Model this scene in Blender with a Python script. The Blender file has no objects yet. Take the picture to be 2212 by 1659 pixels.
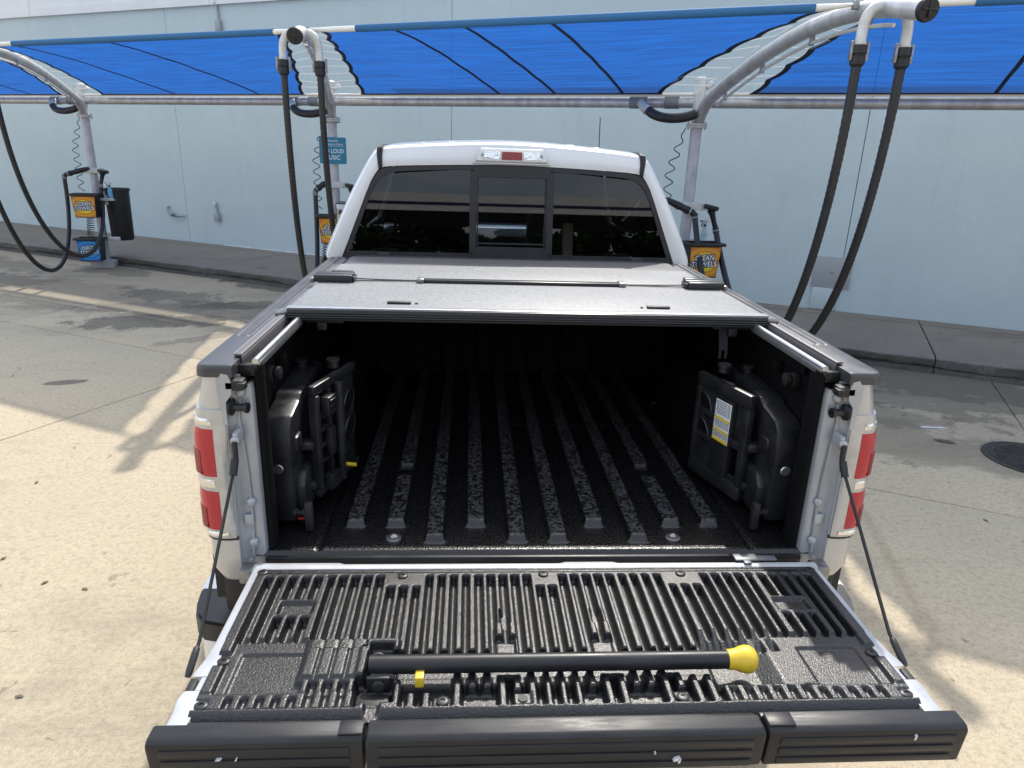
import bpy, bmesh, math, random
import numpy as np
from mathutils import Vector, Matrix
R = math.radians
random.seed(7)
S = bpy.context.scene
C = S.collection
# ------------------------------------------------------------------ camera
def cam_basis(yaw, pitch, roll):
    cy, sy, cp, sp = math.cos(yaw), math.sin(yaw), math.cos(pitch), math.sin(pitch)
    f = Vector((sy*cp, cy*cp, -sp)); r = Vector((cy, -sy, 0)); u = r.cross(f)
    cr, sr = math.cos(roll), math.sin(roll)
    return f, cr*r+sr*u, -sr*r+cr*u
f_, r_, u_ = cam_basis(R(3.8226), R(18.4708), R(1.8591))
cam = bpy.data.cameras.new('camera'); camo = bpy.data.objects.new('camera', cam); C.objects.link(camo)
m = Matrix.Identity(4)
for i in range(3):
    m[i][0], m[i][1], m[i][2] = r_[i], u_[i], -f_[i]
m[0][3], m[1][3], m[2][3] = -0.2041, -1.6212, 1.9186
camo.matrix_world = m
cam.sensor_fit = 'HORIZONTAL'; cam.sensor_width = 36; cam.lens = 1510.41/2212*36
cam.clip_start = 0.02; cam.clip_end = 2000
S.camera = camo
# ------------------------------------------------------------------ sky and sun
SUNV = Vector((-0.245, -0.82, -1.0))          # travel of the light
w = bpy.data.worlds.new('World'); S.world = w; w.use_nodes = True
nt = w.node_tree; nt.nodes.clear()
sky = nt.nodes.new('ShaderNodeTexSky'); sky.sky_type = 'NISHITA'; sky.sun_disc = False
sky.sun_elevation = math.atan2(1, math.hypot(SUNV.x, SUNV.y)); sky.sun_rotation = math.atan2(-SUNV.x, -SUNV.y)
sky.air_density = 1.0; sky.dust_density = 2.5; sky.ozone_density = 1.0
bg = nt.nodes.new('ShaderNodeBackground'); bg.inputs[1].default_value = 0.15
wo = nt.nodes.new('ShaderNodeOutputWorld')
tcw = nt.nodes.new('ShaderNodeTexCoord'); mpw = nt.nodes.new('ShaderNodeMapping'); mpw.inputs['Scale'].default_value = (1.0, 1.0, 2.4)
nw = nt.nodes.new('ShaderNodeTexNoise'); nw.inputs['Scale'].default_value = 2.1; nw.inputs['Detail'].default_value = 8; nw.inputs['Roughness'].default_value = 0.6
rw = nt.nodes.new('ShaderNodeMapRange'); rw.inputs[1].default_value = 0.36; rw.inputs[2].default_value = 0.60; rw.inputs[3].default_value = 0.12; rw.inputs[4].default_value = 0.92
mw = nt.nodes.new('ShaderNodeMix'); mw.data_type = 'RGBA'; mw.inputs[7].default_value = (6.1, 6.5, 7.1, 1)      # broken bright cloud over the whole sky
nt.links.new(tcw.outputs['Generated'], mpw.inputs[0]); nt.links.new(mpw.outputs[0], nw.inputs['Vector']); nt.links.new(nw.outputs['Fac'], rw.inputs[0])
nt.links.new(rw.outputs[0], mw.inputs[0]); nt.links.new(sky.outputs[0], mw.inputs[6])
nt.links.new(mw.outputs[2], bg.inputs[0]); nt.links.new(bg.outputs[0], wo.inputs[0])
sl = bpy.data.lights.new('sun', 'SUN'); sl.energy = 2.6; sl.angle = R(1.0); sl.color = (1.0, 0.95, 0.87)
so = bpy.data.objects.new('sun', sl); C.objects.link(so)
so.rotation_euler = SUNV.to_track_quat('-Z', 'Y').to_euler(); so.location = (3, 8, 12)
vs = S.view_settings; vs.view_transform = 'Standard'; vs.look = 'None'; vs.exposure = 0.68; vs.gamma = 1.0
vs.use_curve_mapping = False
# ------------------------------------------------------------------ material helpers
MATS = {}
def mat(name, col, rough=0.5, metal=0.0, col2=None, nscale=4.0, ndetail=6.0, nlo=0.35, nhi=0.65, rvar=0.0,
        bump=0.0, bscale=60.0, bdist=0.002, coat=0.0, spec=0.5, trans=0.0, objrand=0.0, stretch=None, emission=None, world=False):
    if name in MATS: return MATS[name]
    m = bpy.data.materials.new(name); m.use_nodes = True; MATS[name] = m
    t = m.node_tree; L = t.links; p = t.nodes['Principled BSDF']
    p.inputs['Base Color'].default_value = (*col, 1); p.inputs['Roughness'].default_value = rough
    p.inputs['Metallic'].default_value = metal; p.inputs['Specular IOR Level'].default_value = spec
    p.inputs['Coat Weight'].default_value = coat; p.inputs['Coat Roughness'].default_value = 0.08
    if world:
        g = t.nodes.new('ShaderNodeNewGeometry'); vec = g.outputs['Position']
    else:
        tc = t.nodes.new('ShaderNodeTexCoord'); vec = tc.outputs['Object']
    if stretch:
        mp = t.nodes.new('ShaderNodeMapping'); mp.inputs['Scale'].default_value = stretch
        L.new(vec, mp.inputs[0]); vec = mp.outputs[0]
    if col2 is not None or rvar:
        n = t.nodes.new('ShaderNodeTexNoise'); n.inputs['Scale'].default_value = nscale; n.inputs['Detail'].default_value = ndetail
        n.inputs['Roughness'].default_value = 0.62
        L.new(vec, n.inputs['Vector'])
        mr = t.nodes.new('ShaderNodeMapRange'); mr.inputs[1].default_value = nlo; mr.inputs[2].default_value = nhi
        L.new(n.outputs['Fac'], mr.inputs[0])
        if col2 is not None:
            mx = t.nodes.new('ShaderNodeMix'); mx.data_type = 'RGBA'
            mx.inputs[6].default_value = (*col, 1); mx.inputs[7].default_value = (*col2, 1)
            L.new(mr.outputs[0], mx.inputs[0]); out = mx.outputs[2]
            if objrand:
                oi = t.nodes.new('ShaderNodeObjectInfo'); m2 = t.nodes.new('ShaderNodeMapRange')
                m2.inputs[3].default_value = 1-objrand; m2.inputs[4].default_value = 1+objrand
                L.new(oi.outputs['Random'], m2.inputs[0])
                vm = t.nodes.new('ShaderNodeVectorMath'); vm.operation = 'SCALE'
                L.new(out, vm.inputs[0]); L.new(m2.outputs[0], vm.inputs['Scale']); out = vm.outputs[0]
            L.new(out, p.inputs['Base Color'])
        if rvar:
            m3 = t.nodes.new('ShaderNodeMapRange'); m3.inputs[3].default_value = rough-rvar; m3.inputs[4].default_value = rough+rvar
            L.new(mr.outputs[0], m3.inputs[0]); L.new(m3.outputs[0], p.inputs['Roughness'])
    if bump:
        n2 = t.nodes.new('ShaderNodeTexNoise'); n2.inputs['Scale'].default_value = bscale; n2.inputs['Detail'].default_value = 3
        L.new(vec, n2.inputs['Vector'])
        b = t.nodes.new('ShaderNodeBump'); b.inputs['Strength'].default_value = bump; b.inputs['Distance'].default_value = bdist
        L.new(n2.outputs['Fac'], b.inputs['Height']); L.new(b.outputs[0], p.inputs['Normal'])
    return m
PAINT = mat('silver_paint', (0.50, 0.51, 0.525), 0.32, 0.5, col2=(0.46, 0.47, 0.485), nscale=3, coat=0.7)
PAINTW = mat('pale_silver_paint', (0.70, 0.715, 0.735), 0.30, 0.25, col2=(0.66, 0.67, 0.69), nscale=3, coat=0.7)
JAMB = mat('jamb_paint', (0.42, 0.44, 0.47), 0.42, 0.35, col2=(0.34, 0.355, 0.38), nscale=9, coat=0.2, bump=0.1, bscale=30)
GATEM = mat('gate_paint', (0.55, 0.565, 0.59), 0.38, 0.2, col2=(0.46, 0.47, 0.49), nscale=14, coat=0.4)
LINER = mat('liner_plastic', (0.005, 0.005, 0.006), 0.38, col2=(0.017, 0.0175, 0.020), nscale=215, ndetail=2, nlo=0.42, nhi=0.70, rvar=0.10, bump=0.9, bscale=270, bdist=0.0014, spec=0.65)  # paler specks in the colour stand in for sparkle on the grain
SPRAY = mat('spray_liner', (0.003, 0.003, 0.0035), 0.34, col2=(0.009, 0.009, 0.010), nscale=210, ndetail=2, nlo=0.45, nhi=0.70, rvar=0.10, bump=0.8, bscale=170, bdist=0.0016, spec=0.6)  # glints of the rough coating imitated by paler colour specks
def lighten_tops(m, z0, z1, col):
    t = m.node_tree; L = t.links; N = t.nodes.new; p = t.nodes['Principled BSDF']; src = p.inputs['Base Color'].links[0].from_socket
    g = N('ShaderNodeNewGeometry'); sp = N('ShaderNodeSeparateXYZ'); L.new(g.outputs['Position'], sp.inputs[0])
    r = N('ShaderNodeMapRange'); r.inputs[1].default_value = z0; r.inputs[2].default_value = z1; L.new(sp.outputs[2], r.inputs[0])
    n = N('ShaderNodeTexNoise'); n.inputs['Scale'].default_value = 85; n.inputs['Detail'].default_value = 6; L.new(g.outputs['Position'], n.inputs['Vector'])
    r2 = N('ShaderNodeMapRange'); r2.inputs[1].default_value = 0.42; r2.inputs[2].default_value = 0.60; L.new(n.outputs['Fac'], r2.inputs[0])
    mu = N('ShaderNodeMath'); mu.operation = 'MULTIPLY'; L.new(r.outputs[0], mu.inputs[0]); L.new(r2.outputs[0], mu.inputs[1])
    x = N('ShaderNodeMix'); x.data_type = 'RGBA'; x.inputs[7].default_value = (*col, 1); L.new(mu.outputs[0], x.inputs[0]); L.new(src, x.inputs[6]); L.new(x.outputs[2], p.inputs['Base Color'])
lighten_tops(SPRAY, 0.880, 0.885, (0.055, 0.055, 0.060))        # rib tops coloured lighter above a set height, broken up by noise
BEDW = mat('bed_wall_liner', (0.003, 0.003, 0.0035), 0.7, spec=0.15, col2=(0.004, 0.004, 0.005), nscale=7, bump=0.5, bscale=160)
BLKP = mat('black_plastic', (0.014, 0.014, 0.016), 0.40, spec=0.4, col2=(0.022, 0.022, 0.025), nscale=10, rvar=0.08, bump=0.15, bscale=300, bdist=0.0006)
BOXP = mat('grey_black_plastic', (0.012, 0.0125, 0.0145), 0.36, spec=0.45, col2=(0.022, 0.0225, 0.025), nscale=12, rvar=0.12, bump=0.2, bscale=200, bdist=0.0006)
CAPP = mat('rail_cap_plastic', (0.035, 0.037, 0.042), 0.40, spec=0.6, col2=(0.05, 0.053, 0.058), nscale=6, rvar=0.08, bump=0.25, bscale=350, bdist=0.0005)
MOULD = mat('moulding_plastic', (0.014, 0.0145, 0.017), 0.42, spec=0.35, col2=(0.022, 0.0225, 0.026), nscale=9, rvar=0.09, bump=0.2, bscale=280, bdist=0.0006, stretch=(1, 6, 6))
RUBBER = mat('black_rubber', (0.012, 0.012, 0.013), 0.55, bump=0.1, bscale=90)
HOSEM = mat('hose_rubber', (0.014, 0.014, 0.016), 0.46, col2=(0.022, 0.022, 0.024), nscale=8)
COVER = mat('cover_panel', (0.16, 0.165, 0.17), 0.55, col2=(0.255, 0.262, 0.27), nscale=110, ndetail=3, bump=0.8, bscale=120, bdist=0.0016, spec=0.6)
COVERD = mat('cover_panel_dark', (0.10, 0.095, 0.10), 0.5, col2=(0.13, 0.125, 0.13), nscale=150, ndetail=2, bump=0.5, bscale=190, bdist=0.0016)
ALU = mat('aluminium', (0.62, 0.63, 0.64), 0.32, 0.85, col2=(0.5, 0.5, 0.51), nscale=20)
ALUB = mat('black_aluminium', (0.03, 0.03, 0.033), 0.32, 0.2)
GALV = mat('galvanised_pipe', (0.60, 0.60, 0.61), 0.42, 0.55, col2=(0.42, 0.41, 0.40), nscale=9, ndetail=8, rvar=0.08, stretch=(1, 1, 0.35))
POLEM = mat('grey_painted_pole', (0.50, 0.50, 0.53), 0.45, 0.25, col2=(0.40, 0.40, 0.43), nscale=7, rvar=0.08)
PVCG = mat('grey_coupling', (0.20, 0.21, 0.22), 0.5)
WHITEP = mat('white_metal', (0.66, 0.67, 0.66), 0.45, 0.1, col2=(0.52, 0.52, 0.50), nscale=14)
CORDM = mat('white_cord', (0.72, 0.72, 0.70), 0.8)
CHROME = mat('chrome', (0.85, 0.85, 0.86), 0.12, 1.0)
STEEL = mat('dull_steel', (0.35, 0.35, 0.36), 0.35, 0.9, col2=(0.22, 0.22, 0.22), nscale=30)
YEL = mat('yellow_plastic', (0.72, 0.50, 0.035), 0.45, col2=(0.52, 0.35, 0.03), nscale=22, nlo=0.5, nhi=0.72, bump=0.15, bscale=60)
YELS = mat('yellow_print', (0.75, 0.55, 0.03), 0.5)
REDP = mat('red_plastic', (0.45, 0.02, 0.02), 0.4)
WHITESTK = mat('white_sticker', (0.70, 0.72, 0.76), 0.5)
INKM = mat('dark_print', (0.05, 0.055, 0.07), 0.6)
CREAM = mat('cream_paint', (0.78, 0.77, 0.72), 0.5)
NAVY = mat('navy_webbing', (0.008, 0.014, 0.045), 0.8, bump=0.3, bscale=300, bdist=0.0005)
COILM = mat('dark_teal_hose', (0.012, 0.03, 0.05), 0.4)
TEAL = mat('teal_sign', (0.018, 0.20, 0.32), 0.4)
LTXT = mat('pale_print', (0.72, 0.80, 0.82), 0.5)
BINM = mat('black_bin_plastic', (0.010, 0.010, 0.011), 0.5, bump=0.1, bscale=120)
SLEEVE = mat('blue_sleeve', (0.025, 0.13, 0.30), 0.75, bump=0.2, bscale=200, bdist=0.0005)
SEATM = mat('dark_seat', (0.03, 0.03, 0.033), 0.8)
INTER = mat('cab_interior', (0.02, 0.02, 0.022), 0.8)
TYRE = mat('tyre_rubber', (0.014, 0.014, 0.014), 0.75)

def concrete(name, ca, cb, cd, bump=0.35, spots=None, objrand=0.05):
    m = bpy.data.materials.new(name); m.use_nodes = True; t = m.node_tree; L = t.links; p = t.nodes['Principled BSDF']
    N = t.nodes.new
    g = N('ShaderNodeNewGeometry'); pos = g.outputs['Position']
    def noise(sc, det=8, rough=0.65, vec=pos, dist=0):
        n = N('ShaderNodeTexNoise'); n.inputs['Scale'].default_value = sc; n.inputs['Detail'].default_value = det
        n.inputs['Roughness'].default_value = rough; n.inputs['Distortion'].default_value = dist; L.new(vec, n.inputs['Vector']); return n.outputs['Fac']
    def rng(v, a, b, c=0, d=1):
        r = N('ShaderNodeMapRange'); r.inputs[1].default_value = a; r.inputs[2].default_value = b; r.inputs[3].default_value = c; r.inputs[4].default_value = d
        L.new(v, r.inputs[0]); return r.outputs[0]
    def mix(f, a, b, mode='MIX'):
        x = N('ShaderNodeMix'); x.data_type = 'RGBA'; x.blend_type = mode
        if isinstance(f, float): x.inputs[0].default_value = f
        else: L.new(f, x.inputs[0])
        for i, q in ((6, a), (7, b)):
            if isinstance(q, tuple): x.inputs[i].default_value = (*q, 1)
            else: L.new(q, x.inputs[i])
        return x.outputs[2]
    c = mix(rng(noise(0.9, 14, 0.8), 0.30, 0.70), ca, cb)
    c = mix(rng(noise(34, 7, 0.75), 0.46, 0.64, 0, 0.55), c, tuple(q*0.58 for q in cb))           # fine mottling
    c = mix(rng(noise(130, 3, 0.6), 0.52, 0.62, 0, 0.50), c, tuple(q*0.5 for q in ca))          # pits and grains
    mp = N('ShaderNodeMapping'); mp.inputs['Rotation'].default_value = (0, 0, R(27.4)); mp.inputs['Scale'].default_value = (0.30, 1.1, 1)
    L.new(pos, mp.inputs[0])
    c = mix(rng(noise(1.3, 9, 0.72, mp.outputs[0], 0.4), 0.53, 0.72, 0, 0.62), c, cd)             # dirt streaks
    c = mix(rng(noise(2.6, 4, 0.5, pos, 0.6), 0.70, 0.712, 0, 0.50), c, tuple(q*0.8 for q in cd))
    c = mix(rng(noise(8.5, 3, 0.55, pos, 0.8), 0.715, 0.728, 0, 0.55), c, tuple(q*0.7 for q in cd))  # small drips
    rough_out = None
    for (x, y, rx, ry, rot, amt) in (spots or []):
        vm = N('ShaderNodeVectorMath'); vm.operation = 'SUBTRACT'; L.new(pos, vm.inputs[0]); vm.inputs[1].default_value = (x, y, 0)
        m2 = N('ShaderNodeMapping'); m2.vector_type = 'TEXTURE'; m2.inputs['Rotation'].default_value = (0, 0, R(rot)); m2.inputs['Scale'].default_value = (rx, ry, 50)
        L.new(vm.outputs[0], m2.inputs[0])
        ln = N('ShaderNodeVectorMath'); ln.operation = 'LENGTH'; L.new(m2.outputs[0], ln.inputs[0])
        nn = rng(noise(2.2, 10, 0.72), 0.2, 0.8, -0.95, 0.95)
        ad = N('ShaderNodeMath'); ad.operation = 'ADD'; L.new(ln.outputs['Value'], ad.inputs[0]); L.new(nn, ad.inputs[1])
        c = mix(rng(ad.outputs[0], 1.02, 0.86, 0, amt), c, tuple(q*0.55 for q in cd))
    if objrand:
        oi = N('ShaderNodeObjectInfo'); r2 = rng(oi.outputs['Random'], 0, 1, 1-objrand, 1+objrand)
        v = N('ShaderNodeVectorMath'); v.operation = 'SCALE'; L.new(c, v.inputs[0]); L.new(r2, v.inputs['Scale']); c = v.outputs[0]
    L.new(c, p.inputs['Base Color']); p.inputs['Roughness'].default_value = 0.82; p.inputs['Specular IOR Level'].default_value = 0.35
    b = N('ShaderNodeBump'); b.inputs['Strength'].default_value = bump; b.inputs['Distance'].default_value = 0.004
    L.new(noise(55, 8, 0.7), b.inputs['Height']); L.new(b.outputs[0], p.inputs['Normal'])
    MATS[name] = m
    return m
CONC = concrete('concrete_paving', (0.52, 0.435, 0.31), (0.44, 0.37, 0.265), (0.19, 0.168, 0.132), spots=[
    (-3.75, 6.15, 0.85, 0.33, 6, 0.75), (-4.0, 7.55, 0.9, 0.34, -25, 0.55), (-3.0, 7.05, 0.75, 0.22, 10, 0.65), (-3.5, 4.02, 0.17, 0.06, 15, 0.8),
    (-5.6, 9.3, 0.8, 0.3, -27, 0.5), (-2.8, 8.2, 1.2, 0.25, -27, 0.8), (4.2, 4.25, 1.6, 0.5, -27, 0.6), (3.0, 3.6, 0.7, 0.3, -40, 0.4), (-7.0, 8.6, 1.3, 0.4, -27, 0.5), (-2.9, 5.5, 0.5, 0.12, 40, 0.4),
    (-5.4, 7.6, 3.4, 0.8, -27, 0.30), (3.5, 4.3, 2.4, 0.75, -27, 0.55), (-3.3, 6.7, 1.7, 0.45, -8, 0.45), (2.9, 3.0, 0.9, 0.45, -30, 0.35), (-8.5, 10.2, 2.5, 0.5, -27, 0.4)])
SWALK = concrete('sidewalk_concrete', (0.27, 0.245, 0.205), (0.185, 0.168, 0.142), (0.07, 0.064, 0.055), bump=0.6)
CURBM = concrete('kerb_concrete', (0.20, 0.19, 0.17), (0.06, 0.056, 0.05), (0.018, 0.017, 0.016), bump=1.0)
STUCCO = mat('pale_blue_stucco', (0.51, 0.605, 0.635), 0.9, col2=(0.475, 0.57, 0.60), nscale=0.9, ndetail=10, bump=0.55, bscale=48, bdist=0.006, world=True, spec=0.2)
def add_streaks(m, amt):
    t = m.node_tree; L = t.links; N = t.nodes.new; p = t.nodes['Principled BSDF']; src = p.inputs['Base Color'].links[0].from_socket
    g = N('ShaderNodeNewGeometry'); mp = N('ShaderNodeMapping'); mp.inputs['Scale'].default_value = (3.0, 3.0, 0.22); L.new(g.outputs['Position'], mp.inputs[0])
    n = N('ShaderNodeTexNoise'); n.inputs['Scale'].default_value = 2.4; n.inputs['Detail'].default_value = 9; n.inputs['Roughness'].default_value = 0.7; L.new(mp.outputs[0], n.inputs['Vector'])
    n2 = N('ShaderNodeTexNoise'); n2.inputs['Scale'].default_value = 17; n2.inputs['Detail'].default_value = 6; L.new(g.outputs['Position'], n2.inputs['Vector'])
    c = src
    for nn, a, b, k, col in ((n, .52, .72, amt, (.30,.37,.38)), (n2, .50, .66, amt*.6, (.34,.42,.45))):
        r = N('ShaderNodeMapRange'); r.inputs[1].default_value = a; r.inputs[2].default_value = b; r.inputs[4].default_value = k; L.new(nn.outputs['Fac'], r.inputs[0])
        x = N('ShaderNodeMix'); x.data_type = 'RGBA'; x.inputs[7].default_value = (*col, 1); L.new(r.outputs[0], x.inputs[0]); L.new(c, x.inputs[6]); c = x.outputs[2]
    L.new(c, p.inputs['Base Color'])
add_streaks(STUCCO, 0.13)
TRIM = mat('white_trim', (0.74, 0.76, 0.78), 0.6, col2=(0.68, 0.70, 0.72), nscale=2)
GREYBOX = mat('grey_box_paint', (0.33, 0.35, 0.37), 0.55)
PLINTH = mat('plinth_paint', (0.42, 0.43, 0.44), 0.7, col2=(0.34, 0.35, 0.35), nscale=8)
IRON = mat('cast_iron', (0.045, 0.044, 0.043), 0.55, 0.5, col2=(0.08, 0.072, 0.062), nscale=12, bump=0.4, bscale=80)

def cloth_mat():
    m = bpy.data.materials.new('blue_shade_cloth'); m.use_nodes = True; t = m.node_tree; L = t.links; t.nodes.clear(); N = t.nodes.new
    o = N('ShaderNodeOutputMaterial'); d = N('ShaderNodeBsdfDiffuse'); tr = N('ShaderNodeBsdfTranslucent'); tp = N('ShaderNodeBsdfTransparent')
    tc = N('ShaderNodeTexCoord'); mp = N('ShaderNodeMapping'); mp.inputs['Scale'].default_value = (0.5, 9, 9); L.new(tc.outputs['Object'], mp.inputs[0])
    n = N('ShaderNodeTexNoise'); n.inputs['Scale'].default_value = 2.5; n.inputs['Detail'].default_value = 6; L.new(mp.outputs[0], n.inputs['Vector'])
    mx = N('ShaderNodeMix'); mx.data_type = 'RGBA'; mx.inputs[6].default_value = (0.0004, 0.068, 0.33, 1); mx.inputs[7].default_value = (0.001, 0.125, 0.55, 1)
    rr = N('ShaderNodeMapRange'); rr.inputs[1].default_value = 0.32; rr.inputs[2].default_value = 0.68; L.new(n.outputs['Fac'], rr.inputs[0]); L.new(rr.outputs[0], mx.inputs[0]); L.new(mx.outputs[2], d.inputs[0]); L.new(mx.outputs[2], tr.inputs[0])
    a = N('ShaderNodeMixShader'); a.inputs[0].default_value = 0.62; L.new(d.outputs[0], a.inputs[1]); L.new(tr.outputs[0], a.inputs[2])
    b = N('ShaderNodeMixShader'); b.inputs[0].default_value = 0.27; L.new(a.outputs[0], b.inputs[1]); L.new(tp.outputs[0], b.inputs[2])
    tp.inputs[0].default_value = (0.40, 0.52, 0.70, 1)
    L.new(b.outputs[0], o.inputs[0]); return m
CLOTH = cloth_mat()
def glass_mat(name, tint, refl=1.0):
    m = bpy.data.materials.new(name); m.use_nodes = True; t = m.node_tree; L = t.links; t.nodes.clear(); N = t.nodes.new
    o = N('ShaderNodeOutputMaterial'); tp = N('ShaderNodeBsdfTransparent'); tp.inputs[0].default_value = (*tint, 1)
    g = N('ShaderNodeBsdfGlossy'); g.inputs['Roughness'].default_value = 0.0; g.inputs[0].default_value = (refl, refl, refl, 1)
    fr = N('ShaderNodeFresnel'); fr.inputs[0].default_value = 1.52
    mx = N('ShaderNodeMixShader'); L.new(fr.outputs[0], mx.inputs[0]); L.new(tp.outputs[0], mx.inputs[1]); L.new(g.outputs[0], mx.inputs[2])
    L.new(mx.outputs[0], o.inputs[0]); return m
TINT = glass_mat('dark_tinted_glass', (0.17, 0.17, 0.19)); TINT2 = glass_mat('tinted_glass', (0.62, 0.64, 0.64)); CLEAR = glass_mat('windscreen_glass', (0.75, 0.8, 0.8))
def lens(name, col, rough=0.12, bumpsc=None):
    m = mat(name, col, rough, coat=0.35, spec=0.4, bump=(0.5 if bumpsc else 0), bscale=bumpsc or 1, bdist=0.002, stretch=(1, 1, 3)); return m
REDL = lens('red_lens', (0.42, 0.018, 0.03), 0.14, 70); CLEARL = lens('clear_lens', (0.66, 0.66, 0.65), 0.12, 60)
LAMPH = mat('lamp_housing', (0.50, 0.50, 0.49), 0.14, 0.3, col2=(0.42, 0.42, 0.41), nscale=30, coat=0.8)
REFL = mat('lamp_reflector', (0.75, 0.75, 0.75), 0.15, 0.9, bump=0.6, bscale=50, bdist=0.006)
REDF = lens('red_flute', (0.26, 0.004, 0.008), 0.2)
REDD = lens('dark_red_lens', (0.22, 0.02, 0.025), 0.2, 90)
def label_mat(name, edge, mid, ell):
    m = bpy.data.materials.new(name); m.use_nodes = True; t = m.node_tree; L = t.links; N = t.nodes.new; p = t.nodes['Principled BSDF']
    tc = N('ShaderNodeTexCoord'); mp = N('ShaderNodeMapping'); mp.inputs['Location'].default_value = (-0.5, -0.5, -0.5); L.new(tc.outputs['Generated'], mp.inputs[0])
    mp2 = N('ShaderNodeMapping'); mp2.inputs['Scale'].default_value = (1.0, 0, 1.25); L.new(mp.outputs[0], mp2.inputs[0])
    ln = N('ShaderNodeVectorMath'); ln.operation = 'LENGTH'; L.new(mp2.outputs[0], ln.inputs[0])
    r = N('ShaderNodeValToRGB'); e = r.color_ramp.elements
    e[0].position = 0.0; e[0].color = (*ell, 1); e[1].position = 0.40; e[1].color = (*ell, 1)
    for pz, cc in ((0.42, edge), (0.46, edge), (0.52, mid), (0.66, edge)):
        k = e.new(pz); k.color = (*cc, 1)
    L.new(ln.outputs['Value'], r.inputs[0]); L.new(r.outputs[0], p.inputs['Base Color']); p.inputs['Roughness'].default_value = 0.4
    return m
LABO = label_mat('orange_label', (0.62, 0.19, 0.015), (0.72, 0.38, 0.03), (0.78, 0.60, 0.02))
LABB = label_mat('blue_label', (0.015, 0.13, 0.45), (0.03, 0.30, 0.62), (0.03, 0.33, 0.68))
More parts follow.
